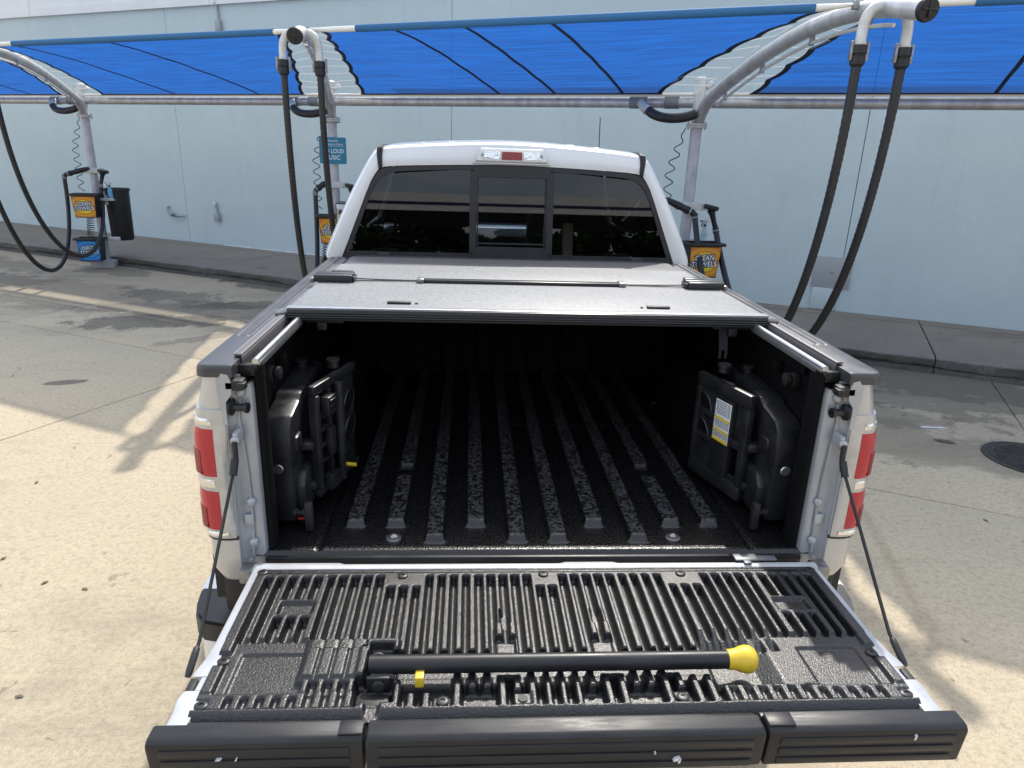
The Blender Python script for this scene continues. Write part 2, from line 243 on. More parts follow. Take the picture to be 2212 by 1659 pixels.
# ------------------------------------------------------------------ mesh helpers
class MB:
    def __init__(s): s.v = []; s.f = []
    def add(s, vs, fs):
        o = len(s.v); s.v += [tuple(v) for v in vs]; s.f += [tuple(i+o for i in f) for f in fs]; return s
    def box(s, a, b):
        x0, y0, z0 = a; x1, y1, z1 = b
        return s.add([(x0,y0,z0),(x1,y0,z0),(x1,y1,z0),(x0,y1,z0),(x0,y0,z1),(x1,y0,z1),(x1,y1,z1),(x0,y1,z1)],
                     [(0,3,2,1),(4,5,6,7),(0,1,5,4),(1,2,6,5),(2,3,7,6),(3,0,4,7)])
    def rbox(s, a, b, r=0.005, seg=2):
        bm = bmesh.new(); bmesh.ops.create_cube(bm, size=1)
        for v in bm.verts:
            v.co = Vector(((a[0]+b[0])/2+v.co.x*(b[0]-a[0]), (a[1]+b[1])/2+v.co.y*(b[1]-a[1]), (a[2]+b[2])/2+v.co.z*(b[2]-a[2])))
        r = min(r, 0.45*min(abs(b[i]-a[i]) for i in range(3)))
        bmesh.ops.bevel(bm, geom=bm.edges[:], offset=r, segments=seg, profile=0.5, affect='EDGES')
        bm.verts.index_update(); s.add([v.co for v in bm.verts], [[v.index for v in f.verts] for f in bm.faces]); bm.free(); return s
    def obox(s, c, ax, ay, az, r=0.0):
        # oriented box: centre c, half vectors
        c = Vector(c); ax = Vector(ax); ay = Vector(ay); az = Vector(az); o = MB()
        if r: o.rbox((-ax.length,-ay.length,-az.length),(ax.length,ay.length,az.length), r)
        else: o.box((-ax.length,-ay.length,-az.length),(ax.length,ay.length,az.length))
        X, Y, Zz = ax.normalized(), ay.normalized(), az.normalized()
        return s.add([c+X*v[0]+Y*v[1]+Zz*v[2] for v in o.v], o.f)
    def tube(s, pts, r, n=10, caps=True, flat=None):
        pts = [Vector(p) for p in pts]; k = len(pts); rs = r if isinstance(r, (list, tuple)) else [r]*k
        T = [(pts[min(i+1,k-1)]-pts[max(i-1,0)]).normalized() for i in range(k)]
        ref = Vector((0,0,1)) if abs(T[0].z) < 0.9 else Vector((1,0,0))
        a = (ref - T[0]*ref.dot(T[0])).normalized(); vs = []
        for i in range(k):
            a = (a - T[i]*a.dot(T[i])).normalized(); b = T[i].cross(a)
            for j in range(n):
                th = 2*math.pi*j/n; fl = flat if flat else 1.0
                vs.append(pts[i]+(a*math.cos(th)*fl+b*math.sin(th))*rs[i])
        fs = [(i*n+j, i*n+(j+1)%n, (i+1)*n+(j+1)%n, (i+1)*n+j) for i in range(k-1) for j in range(n)]
        if caps: fs += [tuple(range(n-1,-1,-1)), tuple((k-1)*n+j for j in range(n))]
        return s.add(vs, fs)
    def lathe(s, c, axis, prof, n=24, caps=True):
        c = Vector(c); A = Vector(axis).normalized(); ref = Vector((0,0,1)) if abs(A.z) < 0.9 else Vector((1,0,0))
        a = (ref-A*ref.dot(A)).normalized(); b = A.cross(a); vs = []
        for (r, h) in prof:
            for j in range(n):
                th = 2*math.pi*j/n; vs.append(c+A*h+(a*math.cos(th)+b*math.sin(th))*max(r, 1e-5))
        k = len(prof); fs = [(i*n+j, i*n+(j+1)%n, (i+1)*n+(j+1)%n, (i+1)*n+j) for i in range(k-1) for j in range(n)]
        if caps: fs += [tuple(range(n-1,-1,-1)), tuple((k-1)*n+j for j in range(n))]
        return s.add(vs, fs)
    def prism(s, poly, h0, h1, axis='z'):
        n = len(poly)
        def P(p, h): return {'z': (p[0],p[1],h), 'y': (p[0],h,p[1]), 'x': (h,p[0],p[1])}[axis]
        vs = [P(p,h0) for p in poly]+[P(p,h1) for p in poly]
        return s.add(vs, [tuple(range(n-1,-1,-1)), tuple(range(n,2*n))]+[(i,(i+1)%n,n+(i+1)%n,n+i) for i in range(n)])
    def grid(s, P, flip=False):
        nu, nv = len(P), len(P[0])
        fs = [(i*nv+j,(i+1)*nv+j,(i+1)*nv+j+1,i*nv+j+1) for i in range(nu-1) for j in range(nv-1)]
        if flip: fs = [f[::-1] for f in fs]
        return s.add([p for row in P for p in row], fs)
    def slab(s, P, off):
        # closed sheet: grid P and the same grid shifted by vector off (or list of vectors)
        nu, nv = len(P), len(P[0]); o = len(s.v); off = Vector(off)
        A = [Vector(p) for row in P for p in row]
        s.v += [tuple(p) for p in A]+[tuple(p+off) for p in A]; N = nu*nv
        for i in range(nu-1):
            for j in range(nv-1):
                q = (i*nv+j,(i+1)*nv+j,(i+1)*nv+j+1,i*nv+j+1)
                s.f.append(tuple(o+k for k in q)); s.f.append(tuple(o+N+k for k in q[::-1]))
        ring = [j for j in range(nv)]+[i*nv+nv-1 for i in range(1,nu)]+[(nu-1)*nv+j for j in range(nv-2,-1,-1)]+[i*nv for i in range(nu-2,0,-1)]
        for a, b in zip(ring, ring[1:]+ring[:1]): s.f.append((o+b,o+a,o+N+a,o+N+b)[::-1])
        return s
    def mesh(s, name, smooth=38):
        me = bpy.data.meshes.new(name); me.from_pydata(s.v, [], s.f); me.validate()
        bm = bmesh.new(); bm.from_mesh(me); bmesh.ops.recalc_face_normals(bm, faces=bm.faces[:]); bm.to_mesh(me); bm.free()
        me.shade_smooth()
        if smooth: me.set_sharp_from_angle(angle=R(smooth))
        return me
    def build(s, name, material, parent=None, smooth=38, world=True, recalc=True):
        me = s.mesh(name, smooth)
        if parent is not None and world and parent.name in XF: me.transform(XF[parent.name].inverted())
        me.materials.append(material)
        o = bpy.data.objects.new(name, me); C.objects.link(o)
        if parent is not None:
            o.parent = parent
            if parent.name in XF: XF[o.name] = XF[parent.name]
        return o
XF = {}
def tag(o, label, cat, group=None, kind=None):
    if label: o['label'] = label
    if cat: o['category'] = cat
    if group: o['group'] = group
    if kind: o['kind'] = kind
    return o
def thing(name, label, cat, loc=(0,0,0), rz=0.0, group=None):
    o = bpy.data.objects.new(name, None); C.objects.link(o); o.empty_display_size = 0.2
    o.location = loc; o.rotation_euler = (0,0,rz)
    XF[o.name] = Matrix.Translation(loc) @ Matrix.Rotation(rz, 4, 'Z')
    return tag(o, label, cat, group)
def copy_tree(o, parent=None):
    c = o.copy(); C.objects.link(c); c.parent = parent
    for ch in list(o.children): copy_tree(ch, c)
    return c
def lerp(a, b, t): return a+(b-a)*t
def interp(x, xs, ys): return float(np.interp(x, xs, ys))
def bez(p0, p1, p2, p3, n):
    p0, p1, p2, p3 = map(Vector, (p0, p1, p2, p3)); out = []
    for i in range(n+1):
        t = i/n; out.append(p0*(1-t)**3+p1*3*t*(1-t)**2+p2*3*t*t*(1-t)+p3*t**3)
    return out
def text_mesh(txt, size, mat_, name, parent, M, offset=0.0, extrude=0.0004, align='CENTER', spacing=1.0, shear=0.0, width=None):
    cu = bpy.data.curves.new('t', 'FONT'); cu.body = txt; cu.size = size; cu.align_x = align; cu.offset = offset; cu.extrude = extrude
    cu.space_character = spacing; cu.shear = shear; cu.resolution_u = 3
    ob = bpy.data.objects.new('t', cu); C.objects.link(ob); dg = bpy.context.evaluated_depsgraph_get(); dg.update()
    me = bpy.data.meshes.new_from_object(ob.evaluated_get(dg)); bpy.data.objects.remove(ob); bpy.data.curves.remove(cu)
    if width:
        xs = [v.co.x for v in me.vertices]; k = width/max(1e-6, max(xs)-min(xs)); me.transform(Matrix.Scale(k, 4, (1,0,0)))
    me.transform(M); me.materials.clear(); me.materials.append(mat_); me.name = name
    o = bpy.data.objects.new(name, me); C.objects.link(o); o.parent = parent; return o
# ------------------------------------------------------------------ wall frame
U = Vector((0.8874, -0.4609, 0)).normalized(); Nn = Vector((-0.4609, -0.8874, 0)).normalized(); W0 = Vector((6.08, 5.74, 0))
WROT = math.atan2(U.y, U.x)
def Wp(s, d, z=0.0): return W0+U*s+Nn*d+Vector((0,0,z))
TH = R(33); AD = U*math.sin(TH)+Nn*math.cos(TH); AX = Vector((-AD.y, AD.x, 0)); AROT = math.atan2(AX.y, AX.x)
# ================================================================== SETTING
# ground: a sheet to the horizon with cast concrete slabs laid on it
g = MB(); g.add([(-600,-600,-0.012),(600,-600,-0.012),(600,600,-0.012),(-600,600,-0.012)], [(0,1,2,3)])
ground = g.build('ground', CONC); tag(ground, None, None, kind='structure'); ground['label'] = 'pale concrete paving of the wash yard'
PS, PD, J = 3.19, 3.07, 0.009
sb = MB(); sb.rbox((J/2, -PD+J/2, -0.06), (PS-J/2, -J/2, 0.0), 0.006, 2)
slab_me = sb.mesh('slab'); slab_me.materials.append(CONC)
sb = MB(); sb.rbox((J/2, -2*PD+J/2, -0.06), (PS-J/2, -J/2, 0.0), 0.006, 2)
slab_me2 = sb.mesh('slab'); slab_me2.materials.append(CONC)
for i in range(-7, 4):
    for j in range(0, 4):
        o = bpy.data.objects.new('slab', slab_me if j < 1 else slab_me2); C.objects.link(o); o.parent = ground
        p = Wp(-0.58+i*PS, 1.86+(j if j < 2 else 2*j-1)*PD, 0); o.location = p; o.rotation_euler = (0,0,WROT)
# sidewalk with a worn kerb in front of the wall
swroot = MB(); swroot.add([Wp(-26,0.0,-0.01),Wp(12,0.0,-0.01),Wp(12,1.70,-0.01),Wp(-26,1.70,-0.01),Wp(-26,0.0,0.08),Wp(12,0.0,0.08),Wp(12,1.70,0.08),Wp(-26,1.70,0.08)],
    [(0,3,2,1),(4,5,6,7),(0,1,5,4),(1,2,6,5),(2,3,7,6),(3,0,4,7)])
sidewalk = swroot.build('sidewalk', SWALK); tag(sidewalk, None, None, kind='structure'); sidewalk['label'] = 'dark weathered concrete sidewalk along the blue wall'
rs = random.Random(3)
joints = [-26, -19.86, -15.16, -10.46, -5.76, -1.06, 3.64, 8.34, 12]
def wob(s, k): return 0.5*math.sin(s*3.1+k)+0.3*math.sin(s*7.7+2*k)+0.2*math.sin(s*17.3+k*3)+0.25*math.sin(s*41+k)
for a, b in zip(joints, joints[1:]):
    n = max(4, int((b-a)/0.06)); rows = []
    for i in range(n+1):
        s = lerp(a+0.006, b-0.006, i/n)
        e = 0.016*wob(s,1.0)+.006*wob(s*3.3,2.2); lo = 0.02*wob(s,4.0)
        rows.append([tuple(Wp(s,d,z)) for d, z in ((0.27,0.07),(0.27,0.15),(0.9,0.152),(1.74+e*0.4,0.150),(1.80+e,0.146),(1.835+e,0.132+0.006*wob(s,2)),(1.848+e+0.3*lo,0.09),(1.838+lo,0.055+0.01*wob(s,5)),(1.80+lo,0.045),(1.80+lo,-0.03))])
    q = MB().grid(rows); o = q.build('slab', SWALK, sidewalk, smooth=50)
    # dark kerb face as its own strip just proud of the slab front
    rows = []
    for i in range(n+1):
        s = lerp(a+0.006, b-0.006, i/n); e = 0.016*wob(s,1.0)+.006*wob(s*3.3,2.2); lo = 0.02*wob(s,4.0)
        rows.append([tuple(Wp(s,d,z)) for d, z in ((1.842+e,0.136+0.006*wob(s,2)),(1.853+e,0.128+0.006*wob(s,2)),(1.853+e+0.3*lo,0.088),(1.843+lo,0.058+0.01*wob(s,5)),(1.815+lo,0.050),(1.862+lo*0.5,0.030+0.012*wob(s,6)),(1.868,-0.02))])
    q = MB().grid(rows); o = q.build('kerb_face', CURBM, sidewalk, smooth=50)
    q = MB(); q.add([Wp(a+.006,0.0,0.09),Wp(b-.006,0.0,0.09),Wp(b-.006,0.255,0.09),Wp(a+.006,0.255,0.09),Wp(a+.006,0.0,0.154),Wp(b-.006,0.0,0.154),Wp(b-.006,0.255,0.152),Wp(a+.006,0.255,0.152)],
        [(0,3,2,1),(4,5,6,7),(0,1,5,4),(1,2,6,5),(2,3,7,6),(3,0,4,7)]); q.build('footing_strip', SWALK, sidewalk)
# the pale blue building
bld = thing('building', 'long windowless pale blue stucco building behind the vacuum bays', 'building', Wp(-8,0,0), WROT)
H = 4.32
seams = [-34.4,-29.0,-23.6,-18.2,-12.82,-7.39,-1.98,3.42,8.8,14.2]
for a, b in zip(seams, seams[1:]):
    H = 4.32 if a < -8 else 5.1  # unseen right-hand wall tops raised to block a sunlit strip on the paving
    q = MB(); n = 8; rows = []
    lo = [0.165+0.006*wob(s*0.8, 9) for s in np.linspace(a, b, 20)]
    pts = []
    q.add([Wp(a+.004,0,0.15),Wp(b-.004,0,0.15),Wp(b-.004,0,H),Wp(a+.004,0,H),Wp(a+.004,-.12,0.15),Wp(b-.004,-.12,0.15),Wp(b-.004,-.12,H),Wp(a+.004,-.12,H)],
        [(0,1,2,3),(4,7,6,5),(0,3,7,4),(1,5,6,2),(0,4,5,1),(3,2,6,7)])
    q.build('wall_panel', STUCCO, bld)
H = 4.32
q = MB(); q.add([Wp(-34,-.10,-0.1),Wp(14,-.10,-0.1),Wp(14,-9,-0.1),Wp(-34,-9,-0.1),Wp(-34,-.10,H-.05),Wp(14,-.10,H-.05),Wp(14,-9,H-.05),Wp(-34,-9,H-.05)],
    [(0,3,2,1),(4,5,6,7),(0,1,5,4),(1,2,6,5),(2,3,7,6),(3,0,4,7)]); q.build('wall_core', PVCG, bld)
for k in range(-8, -2):        # white fascia boards
    a, b = k*4.4+1.2+.24, k*4.4+5.59+.24
    q = MB()
    for (z0, z1, d) in ((3.97, 4.10, 0.05), (4.105, 4.36, 0.03)):
        q.add([Wp(a,-.01,z0),Wp(b,-.01,z0),Wp(b,d,z0),Wp(a,d,z0),Wp(a,-.01,z1),Wp(b,-.01,z1),Wp(b,d,z1),Wp(a,d,z1)], [(0,3,2,1),(4,5,6,7),(0,1,5,4),(1,2,6,5),(2,3,7,6),(3,0,4,7)])
    q.build('fascia_board', TRIM, bld)
q = MB()                      # ragged joint where the wall meets the sidewalk
for i in range(150):
    s = -12.0+i*0.035+rs.uniform(-.01,.01)
    hh = 0.012+0.02*abs(wob(s,3)); q.add([Wp(s,0.002,0.15),Wp(s+.05,0.002,0.15),Wp(s+.045,0.02+0.02*rs.random(),0.155),Wp(s+.025,0.004,0.15+hh)], [(0,1,2),(0,2,3),(1,3,2),(0,3,1)])
q.build('cracked_mortar', TRIM, bld)
# fittings on the wall
def wallbox(name, label, cat, parts, s, z, group=None):
    t = thing(name, label, cat, Wp(s,0,z), WROT, group)
    for nm, fn, mt in parts:
        q = MB(); fn(q); q.build(nm, mt, t, world=False)
    return t
def outlet(dz):
    return [('box', lambda q: q.rbox((-.05,-.07,-.09),(.05,-.001,.06),.008), GREYBOX), ('conduit', lambda q: q.tube([(0,-.03,.06),(0,-.03,.12+dz*.4),(-.03,-.03,.2+dz),(-.03,-.005,.22+dz)], .018, 8), GREYBOX),
            ('fitting', lambda q: q.lathe((-.03,-.04,.2+dz),(0,0,1),[(.03,-.02),(.035,0),(.03,.03),(.012,.05)],12), WHITEP)]
wallbox('wall_outlet', 'grey electrical box with short conduit high on the blue wall', 'electrical box', outlet(.12), -11.62, 3.68, 'electrical boxes on the wall')
wallbox('wall_outlet', 'grey electrical box with short conduit low on the blue wall', 'electrical box', outlet(.0), -12.06, 0.66, 'electrical boxes on the wall')
wallbox('hose_tap', 'small grey water tap with bent pipe low on the blue wall', 'tap', [
    ('pipe', lambda q: q.tube([(-.17,-.0,.12),(-.17,-.05,.10),(-.15,-.06,.02),(-.1,-.06,-.02),(0,-.06,-.02),(.15,-.06,-.03),(.22,-.04,-.03)], .02, 8), GREYBOX),
    ('valve', lambda q: (q.lathe((-.02,-.06,-.02),(1,0,0),[(.03,-.04),(.04,0),(.03,.04)],10), q.rbox((-.06,-.12,-.03),(.0,-.06,.0),.006)), STEEL),
    ('handle', lambda q: q.lathe((-.02,-.13,-.01),(0,1,0),[(.035,-.01),(.035,.01)],10), GREYBOX)], -13.08, 0.64)
wallbox('access_panel', 'flat grey access panel set low on the blue wall above a conduit cover', 'panel', [
    ('cover_plate', lambda q: q.rbox((-.215,-.02,-.19),(.215,-.001,.19),.004), GREYBOX), ('screw', lambda q: q.lathe((0,-.024,.0),(0,-1,0),[(.012,0),(.012,.005)],8), STEEL),
    ('conduit_cover', lambda q: q.rbox((-.19,-.03,-.46),(.10,-.001,-.192),.006), STUCCO)], -2.08, 0.62)
# ================================================================== VACUUM ARCHES
ARM = [(0.0,2.20),(0.10,2.34),(0.21,2.425),(0.49,2.515),(0.85,2.615),(1.21,2.705),(1.55,2.768),(1.86,2.81),(2.2,2.828),(2.5,2.823),(2.72,2.800),(2.88,2.77),(3.05,2.735)]
def armz(l): return interp(l, [a for a, b in ARM], [b for a, b in ARM])
SP = [-16.93, -12.47, -7.99, -3.55, 0.91]
arch_lab = ['tall grey vacuum arch in the bay beyond the towel bin pole', 'grey vacuum arch whose pole carries a clean bin, a dirty bin and a trash can',
            'grey vacuum arch whose pole carries the teal no loud music sign', 'grey vacuum arch beside the cab of the pickup, its arm over the sidewalk corner', 'tall grey vacuum arch on the far side of the wall access panel']
def make_arch(s, label):
    t = thing('vacuum_arch', label, 'vacuum arch', Wp(s,1.95,0), AROT, 'vacuum arches along the sidewalk')
    B = lambda q, nm, m, par=t: q.build(nm, m, par, world=False)
    q = MB(); q.tube([(0,0,0.05),(0,0,2.2)], .056, 20); B(q,'pole',POLEM)
    q = MB(); q.tube([(0,0,2.2),(0,0,2.62)], .056, 20); q.lathe((0,0,2.62),(0,0,1),[(.06,0),(.055,.02),(.03,.035)],20); q.tube([(.05,-.02,2.56),(.11,-.03,2.6)],.03,10); B(q,'pole_head',WHITEP)
    q = MB(); q.lathe((0,0,2.195),(0,0,1),[(.056,-.012),(.103,-.01),(.103,.006),(.097,.009),(.103,.012),(.103,.028),(.06,.03)],24)
    B(q,'flange',GALV)
    q = MB()
    for k in range(8):
        a = k*math.pi/4; q.lathe((.088*math.cos(a),.088*math.sin(a),2.17),(0,0,1),[(.009,0),(.009,.012),(.006,.013),(.006,.062),(.009,.063),(.009,.07)],6)
    B(q,'flange_bolts',STEEL)
    ls = np.linspace(0.0, 3.05, 40); q = MB(); q.tube([(0,-l,armz(l)) for l in ls], [.056]*36+[.056,.056,.058,.058], 18); arm = B(q,'arm',GALV)
    q = MB(); q.lathe((0,-3.05,2.735),(0,-1,-.18),[(.02,0),(.064,.0),(.066,.012),(.060,.03),(.03,.032),(.0,.032)],24)
    for a in (0,1): q.rbox((-.045 if a else -.006,-3.092,2.726 if a else 2.69),(.045 if a else .006,-3.078,2.738 if a else 2.775),.002)
    B(q,'end_cap',RUBBER,arm)
    q = MB(); ll = np.linspace(.35, 2.75, 26); q.tube([(.03,-l,armz(l)-.092) for l in ll], .0125, 8); B(q,'light_conduit',WHITEP)
    for l in (.5,1.15,1.85,2.5):
        q = MB(); q.tube([(.03,-l,armz(l)-.11),(.03,-l-.004,armz(l)-.04)], .02, 8); B(q,'conduit_clip',STEEL)
    for sg in (-1, 1):
        q = MB(); pts = [(0,-2.72,2.80),(sg*.05,-2.72,2.805),(sg*.10,-2.72,2.79),(sg*.135,-2.72,2.745),(sg*.148,-2.72,2.69),(sg*.150,-2.72,2.59)]
        c = [Vector(p) for p in pts]; sm = []
        for i in range(len(c)-1):
            for k in range(4):
                tt = k/4; p0 = c[max(i-1,0)]; p3 = c[min(i+2,len(c)-1)]
                sm.append(0.5*((2*c[i])+(c[i+1]-p0)*tt+(2*p0-5*c[i]+4*c[i+1]-p3)*tt*tt+(3*c[i]-p0-3*c[i+1]+p3)*tt**3))
        q.tube(sm+[c[-1]], .031, 14); q.lathe((sg*.15,-2.72,2.585),(0,0,1),[(.031,0),(.036,.002),(.036,.02),(.031,.022)],14); B(q,'outlet_pipe',WHITEP,arm)
    # plinth, nozzle clamp
    q = MB(); q.rbox((-.17,-.20,-.02),(.17,.06,.10),.008); B(q,'plinth',PLINTH)
    q = MB(); q.lathe((0,0,1.395),(0,0,1),[(.057,0),(.064,0),(.064,.085),(.057,.085)],20,caps=False); q.rbox((-.15,-.105,1.40),(.15,-.085,1.475),.004); q.rbox((-.155,-.11,1.40),(-.135,-.03,1.475),.003); q.rbox((.135,-.11,1.40),(.155,-.03,1.475),.003)
    q.rbox((-.03,-.09,1.41),(.03,-.05,1.465),.004); clamp = B(q,'nozzle_clamp',WHITEP)
    q = MB()
    for k in range(6): q.lathe((-.11+k*.044,-.106,1.41 if k%2 else 1.466),(0,-1,0),[(.006,0),(.006,.006)],8)
    B(q,'clamp_bolts',STEEL,clamp)
    return t
arches = [make_arch(s, l) for s, l in zip(SP, arch_lab)]
# vacuum hoses, two per arch
XF_A = [Matrix.Translation(Wp(s,1.95,0)) @ Matrix.Rotation(AROT,4,'Z') for s in SP]
def AL(k, x, y, z): return XF_A[k] @ Vector((x, y, z))
hose_lab = {(1,-1): 'black vacuum hose looping lowest over the concrete beside the dirty towel bin', (1,1): 'black vacuum hose hanging across the front of the clean and dirty towel bins',
            (2,-1): 'black vacuum hose hanging beside the sidewalk to the nozzle left of the sign pole', (2,1): 'black vacuum hose hanging in front of the teal sign',
            (3,-1): 'black vacuum hose slanting behind the bed rail on the cab side of the access panel', (3,1): 'black vacuum hose slanting across the grey access panel behind the bed rail',
            (0,-1): 'black vacuum hose with round nozzle on the arch beyond the towel bins', (0,1): 'black vacuum hose with brush on the arch beyond the towel bins', (4,-1): 'black vacuum hose with round nozzle on the arch past the access panel', (4,1): 'black vacuum hose with brush on the arch past the access panel'}
def make_hose(k, sg, end, tip, k1, k2, brush, push=0.0):
    p0 = AL(k, sg*.15, -2.72, 2.475); p1 = AL(k, *end)
    t = thing('vacuum_hose', hose_lab[(k,sg)], 'hose', p1, 0, 'vacuum hoses hanging from the arches')
    pts = bez(p0, p0-Vector((0,0,k1)), p1+AD*push-Vector((0,0,k2)), p1, 300)
    q = MB(); q.tube(pts, [.0298 if i % 2 else .0275 for i in range(301)], 12); q.build('hose_tube', HOSEM, t)
    q = MB(); q.lathe(p0+Vector((0,0,.115)),(0,0,-1),[(.034,0),(.046,.004),(.047,.05),(.040,.055),(.040,.062),(.044,.066),(.044,.11),(.036,.118),(.030,.125)],18); cp = q.build('coupling', BLKP, t)
    q = MB()
    for a in (-1, 1):
        c = p0+AX*a*.052+Vector((0,0,.06)); q.rbox(c-Vector((.009,.012,.035)), c+Vector((.009,.012,.075)), .003)
    q.build('cam_lever', STEEL, t)
    tp = AL(k, *tip); dv = (tp-p1)
    q = MB(); q.lathe(p1, (p1-pts[-2]), [(.0295,-.02),(.034,-.018),(.034,.03),(.0295,.034)], 14); q.build('cuff', PVCG, t)
    q = MB()
    if not brush:
        e = p1+Vector((0,0,.035)); ax = (tp-e); L_ = ax.length
        q.tube([p1, p1+Vector((0,0,.02))+ax.normalized()*.006, e+ax*.12, e+ax*.3], .032, 12)
        q.lathe(e+ax*.22, ax, [(.034,0),(.04,.01),(.04,.04),(.034,.05),(.034,.10),(.038,.105),(.036,L_*.55),(.030,L_*.8),(.02,L_*.98)], 16)
        q.build('nozzle', BLKP, t)
        q = MB(); q.lathe(e+ax*.20, ax, [(.0355,0),(.0355,.022)], 14); q.build('nozzle_ring', WHITEP, t)
    else:
        e = p1+(tp-p1)*.9; q.tube([p1+Vector((0,0,.01)), p1+(tp-p1)*.35, p1+(tp-p1)*.7, e], [.030,.026,.03,.045], 12)
        q.lathe(tp+Vector((0,0,-.03)), (0.2,0,1), [(.03,0),(.07,.012),(.078,.03),(.075,.05),(.05,.056)], 18)
        q.build('nozzle', BLKP, t)
    return t
E_ = {1: ((-.37,-.12,1.33),(-.07,-.12,1.455),(.125,-.14,1.22),(.18,-.13,1.43)), 2: ((-.235,-.13,1.33),(-.12,-.12,1.455),(.25,-.14,1.20),(.20,-.13,1.43)), 3: ((.01,-.18,1.335),(-.25,-.12,1.485),(.275,-.13,1.20),(.19,-.13,1.43))}
for k in range(5):
    e = E_.get(k, E_[2])
    make_hose(k, -1, e[0], e[1], 2.55, 2.05 if k == 1 else 1.75, False, .9 if k == 3 else 0); make_hose(k, 1, e[2], e[3], 2.35, 1.55, True, 1.1 if k == 3 else 0)
# spiral air lines
for k, lab in ((1,'dark coiled air line on the pole with the two towel bins'),(2,'dark coiled air line on the pole with the teal sign'),(3,'dark coiled air line on the pole beside the cab')):
    t = thing('coiled_air_line', lab, 'air hose', AL(k,-.20,.08,0.45), AROT, 'coiled air lines on the poles')
    P = []
    for i in range(171):
        q_ = i/170; z = 2.18-1.05*q_; r = .042*min(1, q_*5); a = q_*2*math.pi*8; sx = lerp(-.10,-.22,min(1,q_*2.5)); P.append(AL(k, sx+r*math.cos(a), .04+r*math.sin(a)*.6, z))
    MB().tube(P, .0055, 6).build('stretched_coil', COILM, t)
    P = []
    for i in range(141):
        q_ = i/140; z = 0.76-.30*q_; r = .05; a = q_*2*math.pi*9; P.append(AL(k, -.12-.04*q_+r*math.cos(a), -.05+r*math.sin(a), z))
    MB().tube(P, .0055, 6).build('resting_coil', COILM, t)
# duct pipe along the poles
t = thing('suction_pipe', 'long horizontal galvanised suction pipe running past all the poles', 'pipe', Wp(-8,1.98,2.42), WROT)
q = MB(); q.tube([Wp(s,1.92,2.42) for s in np.linspace(-22,5,28)], .052, 18); q.build('pipe', GALV, t)
for s in SP:
    for a, b in ((-.70,-.52),(-.34,-.20)):
        q = MB(); q.tube([Wp(s+a,1.92,2.42),Wp(s+b,1.92,2.42)], .059, 18); q.build('coupling_sleeve', PVCG, t)
    q = MB(); q.tube([Wp(s-.58,1.92,2.42),Wp(s-.56,2.0,2.40),Wp(s-.52,2.06,2.365),Wp(s-.45,2.10,2.33)], .043, 14); q.lathe(Wp(s-.49,2.08,2.348),(U*.6+Nn*.5+Vector((0,0,-.5))),[(.047,0),(.05,.01),(.047,.02)],14); q.build('tee_branch', WHITEP, t)
    q = MB(); q.tube(bez(Wp(s-.46,2.095,2.335), Wp(s-.36,2.16,2.25), Wp(s-.14,2.12,2.24), Wp(s+.0,2.06,2.31), 16), .046, 14); q.build('flexible_link', HOSEM, t)
